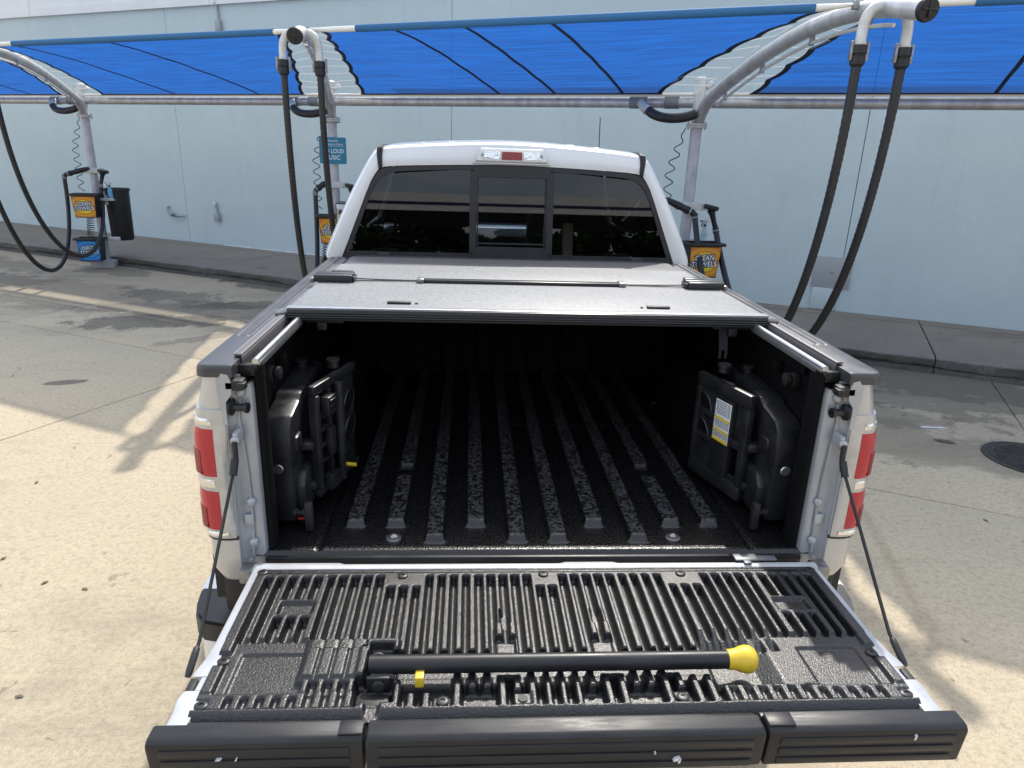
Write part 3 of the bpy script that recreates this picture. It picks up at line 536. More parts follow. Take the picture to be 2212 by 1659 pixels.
# ================================================================== SHADE CANOPIES
SH = 2.5*math.sin(TH); DP = 2.5*math.cos(TH)
def cz(b): return 2.495+(2.835-2.495)*math.sin(b*math.pi/2)**0.92
can_lab = ['blue shade cloth canopy in the bay beyond the towel bin pole', 'blue shade cloth canopy over the bay with the towel bins and wall tap', 'blue shade cloth canopy directly beyond the pickup cab roof', 'blue shade cloth canopy over the bay with the wall access panel']
seamset = [[1.9, 3.4], [1.95, 3.40], [2.30, 2.95, 3.68], [2.45, 3.6]]
for k in range(4):
    sa, sb_ = SP[k], SP[k+1]
    def gl(b, base=(.46,.22)): return lerp(base[0], base[1], min(1,b*1.2))
    def eL(b): return sa+b*SH+gl(b)+.035*abs(math.sin(math.pi*6*b))**0.8
    def eR(b): return sb_+b*SH-gl(b,(.38,.22))-.035*abs(math.sin(math.pi*6*b))**0.8
    def pt(a, b, dz=0.0, l=None, r=None):
        s = lerp(eL(b) if l is None else l, eR(b) if r is None else r, a)
        sag = .045*math.sin(math.pi*a)*math.sin(math.pi*b)+(.005*math.sin(a*23+b*6)+.003*math.sin(a*47-b*9+k))*math.sin(math.pi*b)
        return tuple(Wp(s, 1.95+.02+b*DP, cz(b)-sag+dz))
    t = thing('shade_canopy', can_lab[k], 'canopy', Wp((sa+sb_)/2,1.95,2.49), WROT, 'blue shade canopies')
    nb = 61
    MB().grid([[pt(i/40, j/(nb-1)) for j in range(nb)] for i in range(41)]).build('cloth', CLOTH, t, smooth=60)
    for side in (0, 1):
        rows = []
        for j in range(nb):
            b = j/(nb-1); l, r = eL(b), eR(b); w_ = .042/(r-l); a0, a1 = (-.002, w_) if side == 0 else (1-w_, 1.002)
            rows.append([pt(a0,b,-.006), pt(a1,b,-.006)])
        MB().slab(rows, (0,0,-.002)).build('edge_binding', NAVY, t, smooth=60)
        q = MB(); P = []
        for j in range(11):          # lacing cord to the arm
            b = j/10*.96+.02; s = (eL(b)+.012 if side == 0 else eR(b)-.012); s2 = (sa if side == 0 else sb_)+b*SH+(.05 if side == 0 else -.05)
            A = Wp(s,1.97+b*DP,cz(b)-.004); Bq = Wp(s2,1.97+(b+.03)*DP,armz(min(2.5,(b+.03)*2.5))+.03) if b > .18 else Wp(s2,1.97+b*DP,cz(b)-.02)
            P += [A, Bq] if j % 2 == 0 else [Bq+Vector((0,0,.004)), A]
        MB().tube(P, .0035, 5).build('lacing', CORDM, t)
    rows = [[pt(i/40, 0.0, -.007), pt(i/40, .022, -.007)] for i in range(41)]
    MB().slab(rows, (0,0,-.002)).build('rear_hem', NAVY, t)
    for so_ in seamset[k]:
        q = MB(); rows = []
        for j in range(31):
            b = lerp(.02,.985,j/30); s = sa+so_; l, r = eL(b), eR(b)
            for_a = lambda ss: (ss-l)/(r-l)
            if for_a(s) < .01 or for_a(s) > .99: continue
            ws = .016
            rows.append([pt(for_a(s-ws),b,-.010), pt(for_a(s+ws),b,-.010)])
        if len(rows) > 3: MB().slab(rows, (0,0,-.004)).build('batten_pocket', NAVY, t)
    z = 2.843
    A, Bp = sa+SH, sb_+SH; d = 1.97+DP
    MB().tube([Wp(A+.58,d,z),Wp(Bp-.30,d,z)], .030, 14).build('sleeve', SLEEVE, t)
    q = MB(); q.tube([Wp(A+.07,d,z+.012),Wp(A+.20,d,z+.005),Wp(A+.30,d,z),Wp(Bp-.28,d,z),Wp(Bp-.16,d,z+.005),Wp(Bp-.07,d,z+.012)], [.010,.015,.0225,.0225,.015,.010], 12); q.build('front_bar', CREAM, t)
    q = MB(); q.tube([Wp(sa+.06,1.965,2.492),Wp(sb_-.06,1.965,2.492)], .016, 10); q.build('rear_bar', CREAM, t)
    for e in (A+.07, Bp-.07): MB().rbox(tuple(Wp(e,d,z+.012)-Vector((.018,.018,.03))), tuple(Wp(e,d,z+.012)+Vector((.018,.018,.02))), .004).build('end_bolt', STEEL, t)
# ================================================================== BINS, BOTTLES, SIGN ON THE POLES
FRONT = Matrix.Rotation(R(90),4,'X')      # text faces local -y
def towel_bin(k, cx, z0, label, group, words, labm, outline):
    t = thing('towel_bin', label, 'bin', AL(k,cx,-.31,z0), AROT, group)
    B = lambda q, nm, m, par=t: q.build(nm, m, par, world=False)
    y0, y1, h = -.11, .10, .325
    q = MB(); tp = .022
    # tapered open box: outer and inner walls
    o = [(-.165+tp,y0+tp*.6,0),(.165-tp,y0+tp*.6,0),(.165-tp,y1-tp*.6,0),(-.165+tp,y1-tp*.6,0),(-.165,y0,h),(.165,y0,h),(.165,y1,h),(-.165,y1,h)]
    i_ = [(x*.965,y*.95,z if z else .008) for x, y, z in o]
    q.add(o, [(0,3,2,1),(0,1,5,4),(1,2,6,5),(2,3,7,6),(3,0,4,7)]); q.add(i_, [(0,1,2,3),(0,4,5,1),(1,5,6,2),(2,6,7,3),(3,7,4,0)]); B(q,'bin_body',BINM)
    q = MB()
    for a, b in (((-.198,y0-.028,h-.012),(.198,y0+.012,h+.018)),((-.198,y1-.012,h-.012),(.198,y1+.028,h+.018)),((-.198,y0+.0125,h-.012),(-.158,y1-.0125,h+.018)),((.158,y0+.0125,h-.012),(.198,y1-.0125,h+.018))): q.rbox(a,b,.006)
    B(q,'rim',BINM)
    q = MB(); yb, yt = y0+tp*.6-.004, y0-.004; zz0, zz1 = .012, h-.022
    f = lambda z: (lerp(-.165+tp,-.165,z/h)+.006, lerp(y0+tp*.6,y0,z/h)-.0025)
    xa, ya = f(zz0); xb, yb = f(zz1)
    q.add([(xa,ya,zz0),(-xa,ya,zz0),(-xb,yb,zz1),(xb,yb,zz1),(xa,ya-.0015,zz0),(-xa,ya-.0015,zz0),(-xb,yb-.0015,zz1),(xb,yb-.0015,zz1)], [(0,1,2,3),(4,7,6,5),(0,4,5,1),(1,5,6,2),(2,6,7,3),(3,7,4,0)])
    lab = B(q,'label_sheet',labm)
    tilt = Matrix.Rotation(-math.atan2(yb-ya, zz1-zz0)*-1, 4, 'X')
    for wd, zz, wid in ((words[0],.175,.200),(words[1],.112,.262)):
        yy = lerp(ya, yb, (zz+.02-zz0)/(zz1-zz0))
        base = Matrix.Translation((-.004,yy-.004,zz)) @ Matrix.Rotation(R(-3),4,'Y') @ FRONT
        text_mesh(wd, .075, outline, 'word_outline', lab, base, offset=.010, extrude=.0006, width=wid+.022, shear=.12)
        text_mesh(wd, .075, LTXT, 'word', lab, Matrix.Translation((0,-.0022,0)) @ base, offset=.0008, extrude=.0006, width=wid, shear=.12)
    q = MB(); q.rbox((-.03,y1+.028,h*.5),(.03,y1+.16,h*.5+.04),.004); B(q,'bracket',WHITEP)
    return t
NAVYP = mat('navy_print', (0.012, 0.02, 0.075), 0.5)
towel_bin(1,-.04,.775,'orange labelled clean towel bin mounted above the dirty towel bin','clean towel bins on the poles',('CLEAN','TOWELS'),LABO,NAVYP)
towel_bin(1,-.065,.130,'blue labelled dirty towel bin low on the pole','',('DIRTY','TOWELS'),LABB,NAVYP)
towel_bin(2,-.02,.750,'orange labelled clean towel bin on the pole under the teal sign','clean towel bins on the poles',('CLEAN','TOWELS'),LABO,NAVYP)
towel_bin(3,.06,.765,'orange labelled clean towel bin on the pole beside the cab','clean towel bins on the poles',('CLEAN','TOWELS'),LABO,NAVYP)
t = thing('trash_can', 'tall black hanging trash can beside the towel bins', 'trash can', AL(1,.27,.05,.405), AROT)
B = lambda q, nm, m, par=t: q.build(nm, m, par, world=False)
q = MB(); q.lathe((0,0,0),(0,0,1),[(.150,0),(.158,.012),(.170,.74)],32); B(q,'can_body',BINM)
q = MB(); q.lathe((0,0,.735),(0,0,1),[(.172,0),(.186,.004),(.186,.035),(.178,.042),(.165,.042),(.160,.0),(.155,-.05),(.02,-.055)],32); B(q,'can_rim',BINM)
q = MB(); q.rbox((-.24,-.215,.005),(.03,-.188,.065),.012); q.rbox((-.24,-.21,.03),(-.20,.0,.05),.004); B(q,'bracket_arm',WHITEP)
def spray_bottle(k, x, y, z, label, liquid):
    t = thing('spray_bottle', label, 'spray bottle', AL(k,x,y,z), AROT, 'spray bottles on the poles')
    B = lambda q, nm, m, par=t: q.build(nm, m, par, world=False)
    q = MB(); q.lathe((0,0,0),(0,0,1),[(.03,0),(.037,.006),(.037,.075),(.033,.09),(.037,.105),(.032,.135),(.016,.165),(.014,.185)],20); B(q,'bottle_body',liquid)
    q = MB(); q.lathe((0,0,.183),(0,0,1),[(.017,0),(.017,.022)],14); B(q,'collar',NAVYP)
    q = MB(); q.rbox((-.035,-.012,.215),(.022,.012,.252),.006); q.rbox((-.012,-.01,.203),(.014,.01,.217),.003); q.rbox((.012,-.010,.222),(.034,.010,.244),.004); B(q,'spray_head',WHITEP)
    q = MB(); q.tube([(-.03,0,.24),(-.055,0,.236)],.008,8); q.tube([(-.028,0,.222),(-.036,0,.20),(-.03,0,.175)],.006,8); B(q,'trigger',NAVYP)
    return t
BLUEL = mat('blue_bottle', (0.10, 0.36, 0.55), 0.25, coat=0.3); PALEL = mat('pale_bottle', (0.45, 0.60, 0.66), 0.25, coat=0.3)
spray_bottle(1,.245,-.14,1.03,'blue spray bottle on a white shelf by the trash can',BLUEL)
spray_bottle(3,.215,.02,1.045,'pale spray bottle behind the clean towel bin by the cab',PALEL)
for k, x, y, z, lb in ((1,.20,-.14,1.03,'small white bottle shelf beside the trash can'),(3,.16,.02,1.045,'small white bottle shelf on the pole beside the cab')):
    t = thing('bottle_shelf', lb, 'shelf', AL(k,x,y,z-.01), AROT, 'bottle shelves on the poles')
    MB().rbox((-.15,-.05,-.01),(.10,.05,.008),.003).build('shelf_plate', WHITEP, t, world=False); MB().rbox((-.15,-.055,.0085),(.10,-.048,.03),.002).build('shelf_lip', WHITEP, t, world=False)
    MB().rbox((-.15,.05,-.08),(-.02,.06,.06),.003).build('shelf_back', WHITEP, t, world=False)
t = thing('notice_sign', 'teal sign reading NO LOUD MUSIC on the middle pole', 'sign', AL(2,0,-.075,1.69), AROT)
B = lambda q, nm, m, par=t: q.build(nm, m, par, world=False)
q = MB(); pl = []
for cx, cz_, a0 in ((.145,.295,0),(-.145,.295,90),(-.145,.018,180),(.145,.018,270)):
    for a in range(0,91,30): pl.append((cx+.018*math.cos(R(a0+a)), cz_+.018*math.sin(R(a0+a))))
q.prism(pl, 0, .004, 'y'); plate = B(q,'sign_plate',TEAL)
for wd, sz, x, z, wid in (('Please Be',.034,.0,.262,.13),('Courteous to Others',.034,.0,.222,.25),('NO LOUD',.072,.0,.128,.262),('MUSIC',.072,-.01,.052,.19)):
    text_mesh(wd, sz, LTXT, 'lettering', plate, Matrix.Translation((x,-.0012,z)) @ FRONT, offset=.001 if sz > .05 else 0.0003, extrude=.0005, width=wid)
q = MB(); q.rbox((-.13,-.002,.2075),(.13,-.0008,.2105),.0004); B(q,'rule_line',LTXT,plate)
q = MB(); q.rbox((-.05,.0045,.05),(.05,.02,.07),.002); q.rbox((-.05,.0045,.24),(.05,.02,.26),.002); B(q,'sign_clip',STEEL)
# ================================================================== manhole and litter
t = thing('manhole_cover', 'round dark cast iron manhole cover set in the concrete', 'manhole cover', (3.71,2.58,0), R(10))
B = lambda q, nm, m, par=t: q.build(nm, m, par, world=False)
q = MB(); q.lathe((0,0,0),(0,0,1),[(.315,.001),(.315,.007),(.278,.008),(.272,.004)],48,caps=False); B(q,'frame_ring',IRON)
q = MB(); q.lathe((0,0,0),(0,0,1),[(.268,.001),(.268,.007),(.262,.009),(.0,.009)],48,caps=False); cv = B(q,'cover_disc',IRON)
q = MB()
for i in range(-8,9):
    for j in range(-8,9):
        x, y = i*.032+(.016 if j%2 else 0), j*.032
        if math.hypot(x,y) < .245: q.rbox((x-.011,y-.006,.008),(x+.011,y+.006,.014),.002,1) if (i+j)%2 else q.rbox((x-.006,y-.011,.008),(x+.006,y+.011,.014),.002,1)
st = B(q,'raised_studs',IRON,cv); st['kind'] = 'stuff'
q = MB(); q.slab([[(-.10,-.012,.0),(-.10,.012,.004)],[(-.03,-.014,.003),(-.03,.012,.002)],[(.05,-.010,.0015),(.05,.014,.005)],[(.11,-.004,.003),(.11,.010,.0)]],(0,0,.0015))
o = q.build('paper_scrap', WHITESTK); o.location = (3.37,3.16,.002); o.rotation_euler = (0,0,R(-8)); tag(o,'long white paper scrap lying on the concrete near the manhole','litter')
LEAFM = mat('dry_leaf', (0.12, 0.105, 0.07), 0.8)
q = MB(); q.slab([[(-.07,-.005,.002),(-.07,.005,.002)],[(-.03,-.028,.006),(-.03,.022,.004)],[(.03,-.022,.004),(.03,.026,.008)],[(.07,-.004,.003),(.07,.004,.002)]],(0,0,.0012))
o = q.build('dry_leaf', LEAFM); o.location = (3.27,2.89,.002); o.rotation_euler = (0,0,R(-35)); tag(o,'large flat brown leaf on the concrete near the white paper scrap','leaf')
sm = MB().slab([[(-.016,-.002,.001),(-.016,.002,.001)],[(0,-.008,.004),(0,.008,.003)],[(.016,-.002,.001),(.016,.002,.002)]],(0,0,.001)).mesh('small_leaf'); sm.materials.append(LEAFM)
for i, (x, y) in enumerate([(2.9,1.35),(2.55,1.0),(2.62,.95),(2.2,.35),(2.4,.62),(2.0,-.1),(1.75,.1),(1.6,-.25),(-2.1,1.2),(-1.9,1.15),(-2.4,1.4),(-1.8,.5),(-2.7,2.2),(3.6,2.1),(2.75,1.75)]):
    o = bpy.data.objects.new('small_leaf', sm); C.objects.link(o); o.location = (x,y,.002); o.rotation_euler = (0,0,i*1.7)
    tag(o,'tiny dark leaf fragment lying on the open concrete','leaf','leaf fragments scattered on the concrete')
# ================================================================== PICKUP TRUCK
truck = thing('pickup_truck', 'silver pickup truck with its tailgate lowered and a black lined bed', 'pickup truck', (0,0,0))
def PB(q, nm, m, par=None, smooth=38): return q.build(nm, m, par or truck, smooth=smooth)
def mir(q, sg):
    if sg > 0: return q
    q.v = [(-x,y,z) for x,y,z in q.v]; q.f = [f[::-1] for f in q.f]; return q
# plan path of the rear corner of the bed side (right hand side)
PATH = [(.803,.040),(.825,.036),(.850,.037),(.868,.043),(.882,.055),(.891,.075),(.896,.105),(.900,.16),(.905,.24),(.915,.45),(.925,.9),(.925,1.4),(.920,1.82)]
PL = [0.0]
for a, b in zip(PATH, PATH[1:]): PL.append(PL[-1]+math.hypot(b[0]-a[0], b[1]-a[1]))
def xshift(z): return interp(z, [.5,.80,.95,1.2,1.29,1.373,1.41], [-.02,-.004,.0,.0,-.010,-.030,-.04])
def corner(t, z, e=0.0):
    x = interp(t, PL, [p[0] for p in PATH]); y = interp(t, PL, [p[1] for p in PATH])
    x0 = interp(t-.004, PL, [p[0] for p in PATH]); y0 = interp(t-.004, PL, [p[1] for p in PATH])
    x1 = interp(t+.004, PL, [p[0] for p in PATH]); y1 = interp(t+.004, PL, [p[1] for p in PATH])
    n = Vector((y1-y0, -(x1-x0), 0)); n = n.normalized() if n.length > 1e-9 else Vector((0,-1,0))
    wgt = min(1, max(0, (t-.01)/.06))
    return Vector((x+xshift(z)*wgt, y, z))+n*e
def patch(t0, t1, z0, z1, e, th, nt=10, nz=6, rnd=0.0):
    rows = []
    for i in range(nt+1):
        row = []
        for j in range(nz+1):
            a, b = i/nt, j/nz; t_ = lerp(t0,t1,a); z = lerp(z0,z1,b)
            edge = min(a*(t1-t0),(1-a)*(t1-t0),b*(z1-z0),(1-b)*(z1-z0)) if rnd else 1
            row.append(corner(t_, z, e-(rnd if edge < 1e-6 else 0)))
        rows.append(row)
    q = MB(); nu, nv = nt+1, nz+1; o = 0
    inner = [[corner(lerp(t0,t1,i/nt), lerp(z0,z1,j/nz), e-th) for j in range(nz+1)] for i in range(nt+1)]
    q.v = [tuple(p) for r in rows for p in r]+[tuple(p) for r in inner for p in r]; N_ = nu*nv
    for i in range(nt):
        for j in range(nz):
            k = (i*nv+j,(i+1)*nv+j,(i+1)*nv+j+1,i*nv+j+1); q.f.append(k); q.f.append(tuple(N_+m_ for m_ in k[::-1]))
    ring = list(range(nv))+[i*nv+nv-1 for i in range(1,nu)]+[(nu-1)*nv+j for j in range(nv-2,-1,-1)]+[i*nv for i in range(nu-2,0,-1)]
    for a, b in zip(ring, ring[1:]+ring[:1]): q.f.append((a,b,N_+b,N_+a))
    return q
for sg in (1, -1):
    # bed side panel with wheel arch
    rows = []; ts = list(np.linspace(0, PL[7], 22))+list(np.linspace(PL[7], PL[-1], 30))[1:]
    for t_ in ts:
        y = interp(t_, PL, [p[1] for p in PATH]); arch = 0.0
        if abs(y-.86) < .47: arch = .36+math.sqrt(.47**2-(y-.86)**2)
        bot = max(.785 if y < .10 else lerp(.785,.55,min(1,(y-.1)/.15)), arch)
        row = []
        for j in range(15):
            z = lerp(bot, 1.374, j/14); dz = z-bot
            e = -0.02*max(0,1-dz/.03)**2 if y < .3 else 0
            p = corner(t_, z, e); fl = .05*math.exp(-((math.hypot(y-.86, z-.36)-.49)/.05)**2) if z < 1.0 else 0
            row.append((p.x+fl, p.y, p.z))
        rows.append(row)
    q = MB().grid(rows); PB(mir(q,sg), 'bed_side', PAINT)
    # underside return of the tail corner
    q = MB(); rows = [[corner(t_, .787, -.018), corner(t_, .80, -.075)] for t_ in np.linspace(0,PL[8],18)]; q.grid(rows); PB(mir(q,sg), 'corner_return', BLKP)
    q = MB(); q.rbox((.80,.075,.66),(.875,.25,.79),.02); PB(mir(q,sg),'filler_pad',RUBBER)
    # jamb
    rows = []
    zs = list(np.linspace(.815,1.30,12))+[1.33,1.352,1.366,1.372]
    for x, y in ((.8045,.0385),(.803,.050),(.797,.060),(.785,.066),(.768,.067),(.752,.066),(.745,.070),(.741,.082),(.741,.13)):
        rows.append([(x+(0.012*max(0,(z-1.33)/.04)**2 if x < .76 else 0)-(.0 if z > .9 else .0), y, z if x > .76 else min(z, 1.345+.0*z)) for z in zs])
    q = MB().grid(rows); jb = PB(mir(q,sg),'bed_jamb',JAMB)
    q = MB(); q.rbox((.745,.058,.800),(.804,.10,.818),.006); PB(mir(q,sg),'jamb_foot',JAMB,jb)
    q = MB(); q.tube([(.776,.060,.86),(.772,.0595,.90),(.768,.0595,1.0),(.770,.0595,1.10),(.776,.0595,1.20),(.779,.0595,1.26),(.772,.0605,1.31)], .0035, 8)   # sealer bead and welds
    for z, x in ((1.02,.769),(.90,.772),(1.325,.770)): q.lathe((x,.062,z),(0,-1,0),[(.013,0),(.011,.007),(.004,.011)],12)
    q.lathe((.784,.062,.845),(0,-1,0),[(.008,0),(.007,.006),(.002,.008)],10); PB(mir(q,sg),'weld_bead',JAMB,jb)
    q = MB(); q.prism([(.779,1.355),(.786,1.380),(.802,1.384),(.816,1.362),(.812,1.30),(.805,1.25),(.798,1.25),(.797,1.31),(.782,1.33)], .030, .038, 'y'); PB(mir(q,sg),'gusset_plate',JAMB,jb)
    # latch block, striker, gate cable anchor
    q = MB(); q.rbox((.752,.030,1.338),(.800,.068,1.366),.006); q.rbox((.746,.024,1.343),(.768,.050,1.361),.004); PB(mir(q,sg),'latch_block',RUBBER,jb)
    q = MB(); q.lathe((.792,.05,1.291),(-1,-.15,0),[(.022,0),(.022,.004),(.016,.006),(.010,.008),(.010,.036),(.0135,.038),(.0135,.044),(.006,.044),(.005,.036)],18); PB(mir(q,sg),'striker',STEEL if 0 else BLKP,jb)
    q = MB(); q.rbox((.770,.012,1.20),(.784,.058,1.235),.004); q.lathe((.777,.012,1.216),(0,-1,0),[(.011,0),(.011,.006),(.007,.009)],12); PB(mir(q,sg),'cable_anchor',JAMB,jb); q = MB(); q.rbox((.765,.055,.955),(.790,.063,.985),.003); PB(mir(q,sg),'jamb_clip',JAMB,jb)
    # tail lamp
    q = patch(.004, PL[8]+.02, .928, 1.288, .0085, .03, 24, 14, .003); tl = PB(mir(q,sg),'tail_lamp',LAMPH)
    q = patch(.034, PL[7]+.03, 1.108, 1.238, .0125, .006, 12, 6, .003); PB(mir(q,sg),'red_lens',REDL,tl)
    q = patch(.034, PL[7]+.02, .955, 1.066, .0125, .006, 12, 6, .003); PB(mir(q,sg),'red_lens',REDL,tl)
    for z0, n_f in ((1.114,9),(.960,8)):
        q = MB()
        for k in range(n_f): o_ = patch(PL[3], PL[7]+.01, z0+.0075*k, z0+.0075*k+.0036, .0142, .003, 8, 1); q.add(o_.v, o_.f)
        PB(mir(q,sg),'lens_flutes',REDF,tl)['kind'] = 'stuff'
    q = patch(.040, PL[5]+.004, 1.077, 1.099, .0115, .004, 10, 4, .002); PB(mir(q,sg),'reversing_lens',REFL,tl)
    q = patch(.038, PL[5]+.004, 1.249, 1.266, .0115, .004, 10, 3, .002); PB(mir(q,sg),'top_lens',REFL,tl)
    q = patch(.022, PL[6]+.03, .936, .948, .0115, .004, 10, 3, .002); PB(mir(q,sg),'lower_trim',CHROME,tl)
    q = patch(.000, PL[8]+.028, .921, .930, .004, .02, 14, 2); PB(mir(q,sg),'lamp_gasket',RUBBER,tl)
    # rail cap with raised strips
    xs = []; prof = []
    def capz(x, y):
        base = 1.402+.004*math.sin((x-.775)/.093*math.pi)
        if y > .300:
            for c_ in (.797,.823,.849):
                d_ = abs(x-c_); base += .0032*max(0,min(1,(.0095-d_)/.0022))*min(1,(y-.300)/.010)
        return base
    xs = [.776,.779]+list(np.linspace(.783,.862,54))
    ys = [.062,.09,.15,.25,.295,.301,.305,.312,.5,.9,1.3,1.60,1.80]
    rows = []
    def edge(y): return .869+.012*min(1,max(0,(y-.05)/1.2))
    for y in ys:
        sc = (edge(y)-.776)/(.869-.776)
        row = [(.776,y,1.374)]+[(.776+(x-.776)*sc,y,capz(x,y)) for x in xs]+[(edge(y)-.003,y,1.398),(edge(y)+.0005,y,1.391),(edge(y)+.002,y,1.373)]
        rows.append(row)
    # rounded tail end
    end = []
    for y, dz in ((.050,0),(.042,0),(.036,-.001),(.0325,-.004),(.031,-.009),(.0305,-.016),(.0302,-.030)):
        k = max(0, .058-max(y,.0335)); xo = .869-(.026-math.sqrt(max(0,.026**2-k**2)))*1.6
        end.append([(lerp(.776,xo,(x-.776)/(.871-.776)), y, min(z,1.404+dz) if z > 1.375 else min(z,1.374)) for x, _, z in rows[0]])
    q = MB().grid(end[::-1]+rows); PB(mir(q,sg),'rail_cap',CAPP)
    # black inner lip of the bed wall
    rows = [[(x,y,z) for z in (.868,1.0,1.2,1.34,1.365,1.38)] for x, y in ((.742,.085),(.736,.079),(.728,.080),(.722,.088),(.722,.12),(.735,.16),(.770,.20),(.776,.25))]
    q = MB().grid(rows); q.prism([(.742,.085),(.728,.080),(.722,.10),(.735,.16),(.776,.25),(.80,.25),(.80,.09)],1.372,1.388); PB(mir(q,sg),'liner_post',BEDW)
    # bed inner wall and wheel housing
    q = MB().grid([[(.777+.004*math.sin(y*9),y,z) for z in (.855,.95,1.1,1.3,1.395)] for y in np.linspace(.2,1.72,24)])
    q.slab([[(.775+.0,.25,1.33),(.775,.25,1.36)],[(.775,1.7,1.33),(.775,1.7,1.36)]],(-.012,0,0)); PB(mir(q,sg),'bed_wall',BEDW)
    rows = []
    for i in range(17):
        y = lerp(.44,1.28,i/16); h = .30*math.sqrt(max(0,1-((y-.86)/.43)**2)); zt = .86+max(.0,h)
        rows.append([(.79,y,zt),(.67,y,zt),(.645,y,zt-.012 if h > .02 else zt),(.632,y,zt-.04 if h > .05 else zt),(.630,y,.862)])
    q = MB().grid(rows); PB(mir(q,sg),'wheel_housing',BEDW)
    q = MB(); q.rbox((.745,.40,1.29),(.777,.43,1.325),.006); PB(mir(q,sg),'wall_cleat',BEDW); q = MB(); q.lathe((.745,.30,1.30),(-1,0,0),[(.02,0),(.02,.012),(.008,.016)],12); q.rbox((.752,.285,1.28),(.777,.315,1.32),.004); PB(mir(q,sg),'tie_down',RUBBER)
    # cable
    q = MB(); q.tube([(.777,.004,1.216),(.776,.0,1.18),(.776,-.012,1.15)], .007, 8); q.tube([(.776,-.006,1.175),(.777,-.028,1.14)], .0095, 10); q.tube([(.777,-.02,1.15),(.785,-.31,.877),(.786,-.327,.868)], .0042, 8)
    cb = PB(mir(q,sg),'gate_cable',RUBBER)
    q = MB(); q.lathe((.786,-.322,.8715),(0.02,-.9,-.42),[(.005,0),(.0072,.004),(.008,.02),(.0078,.055),(.006,.066)],12); PB(mir(q,sg),'cable_boot',BLKP,cb)
# bed floor
nx, ny = 300, 92
xsF = np.linspace(-.772,.772,nx); ysF = np.concatenate([np.linspace(.064,.075,4), np.linspace(.082,.26,40), np.linspace(.275,.62,30), np.linspace(.65,1.72,18)])
X_, Y_ = np.meshgrid(xsF, ysF, indexing='ij')
Zf = np.full_like(X_, .866)
def ramp(d, w): return np.clip(d/w, 0, 1)
for c_, y0 in ((.0585,.108),(.1755,.193),(.2925,.108),(.4095,.193),(.5265,.193)):
    for sg in (1,-1):
        hgt = ramp(.030-np.abs(X_-sg*c_), .007)*ramp(Y_-y0, .014)
        if c_ == .4095: hgt *= 1-(ramp(Y_-.508,.014)*ramp(.600-Y_,.014))
        Zf = np.maximum(Zf, .866+.020*hgt)
Zf -= .006*ramp(np.abs(X_)-.600,.004)*ramp(.615-np.abs(X_),.004)
Zf = np.where(Y_ < .0735, .866-.012*ramp(.0735-Y_,.009), Zf)
q = MB().grid([[(float(X_[i,j]),float(Y_[i,j]),float(Zf[i,j])) for j in range(len(ysF))] for i in range(nx)], flip=False)
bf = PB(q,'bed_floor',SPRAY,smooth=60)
q = MB(); q.rbox((-.745,.052,.832),(.745,.066,.856),.004); q.rbox((-.742,.046,.80),(.742,.060,.835),.006); PB(q,'bed_sill',BLKP)
for x in (-.408,.395):
    q = MB(); q.lathe((x,.132,.866),(0,0,1),[(.022,0),(.022,.003),(.013,.004),(.013,.010),(.007,.014),(.0,.015)],18); PB(q,'floor_bolt',STEEL)
q = MB(); rows = []
for i in range(120):
    x = lerp(-.777,.777,i/119); rows.append([(x, 1.712-.016*max(0,min(1,(math.sin(x*2*math.pi/.16)+.6)*2)), z) for z in (.86,.90,1.2,1.39)])
q.grid(rows); PB(q,'bulkhead',BEDW)
q = MB(); q.box((-.90,.10,.70),(.90,1.80,.84)); PB(q,'bed_underbody',RUBBER)
# ------------------------------------------------------------------ tailgate
q = MB()
side = [(.758,.004),(.757,-.06),(.757,-.30),(.762,-.355),(.770,-.395),(.770,-.408),(.752,-.412),(.753,-.446),(.772,-.450),(.774,-.47),(.771,-.50),(.770,-.548)]
poly = [(x,y) for x,y in side]+[(-x,y) for x,y in side[::-1]]
q.prism(poly, .795, .838); 
gate = PB(q,'tailgate',GATEM)
for sg in (1,-1):
    q = MB()
    rows = [[(sg*(x+.0015),y,.8545),(sg*x,y,.860),(sg*(x-.006),y,.8655),(sg*.728,y,.8655),(sg*.724,y,.836)] for x, y in (( .758,.002),(.757,-.06),(.757,-.30),(.762,-.355),(.770,-.390),(.770,-.407))]
    q.grid(rows, flip=sg < 0)
    rows = [[(sg*(x+.0015),y,.8545),(sg*x,y,.860),(sg*(x-.006),y,.8655),(sg*.728,y,.8655),(sg*.724,y,.836)] for x, y in ((.750,-.409),(.751,-.447))]
    q.grid(rows, flip=sg < 0)
    rows = [[(sg*(x+.0015),y,.8545),(sg*x,y,.862),(sg*(x-.006),y,.8665),(sg*.728,y,.8665),(sg*.724,y,.836)] for x, y in ((.770,-.449),(.774,-.468),(.772,-.485),(.769,-.505),(.770,-.548))]
    q.grid(rows, flip=sg < 0)
    PB(q,'edge_flange',GATEM,gate,smooth=50)
q = MB(); rows = [[(x,.012+(.006 if abs(x-.13) < .07 or x < -.535 else 0),.845),(x,.010+(.006 if abs(x-.13) < .07 or x < -.535 else 0),.862),(x,.002,.8665),(x,-.012,.8660),(x,-.019,.862),(x,-.0195,.836)] for x in list(np.linspace(-.757,-.54,8))+[-.525]+list(np.linspace(-.5,.05,12))+[.065,.13,.195,.21]+list(np.linspace(.25,.757,12))]
q.grid(rows); PB(q,'hinge_edge',GATEM,gate,smooth=50)
q = MB(); q.rbox((.535,.004,.8685),(.60,.034,.8745),.002); q.rbox((.60,.006,.8685),(.652,.028,.8735),.002); q.rbox((.555,-.012,.868),(.575,.006,.874),.002); PB(q,'hinge_strap',mat('hinge_paint',(0.16,0.17,0.18),.45,.3),gate)
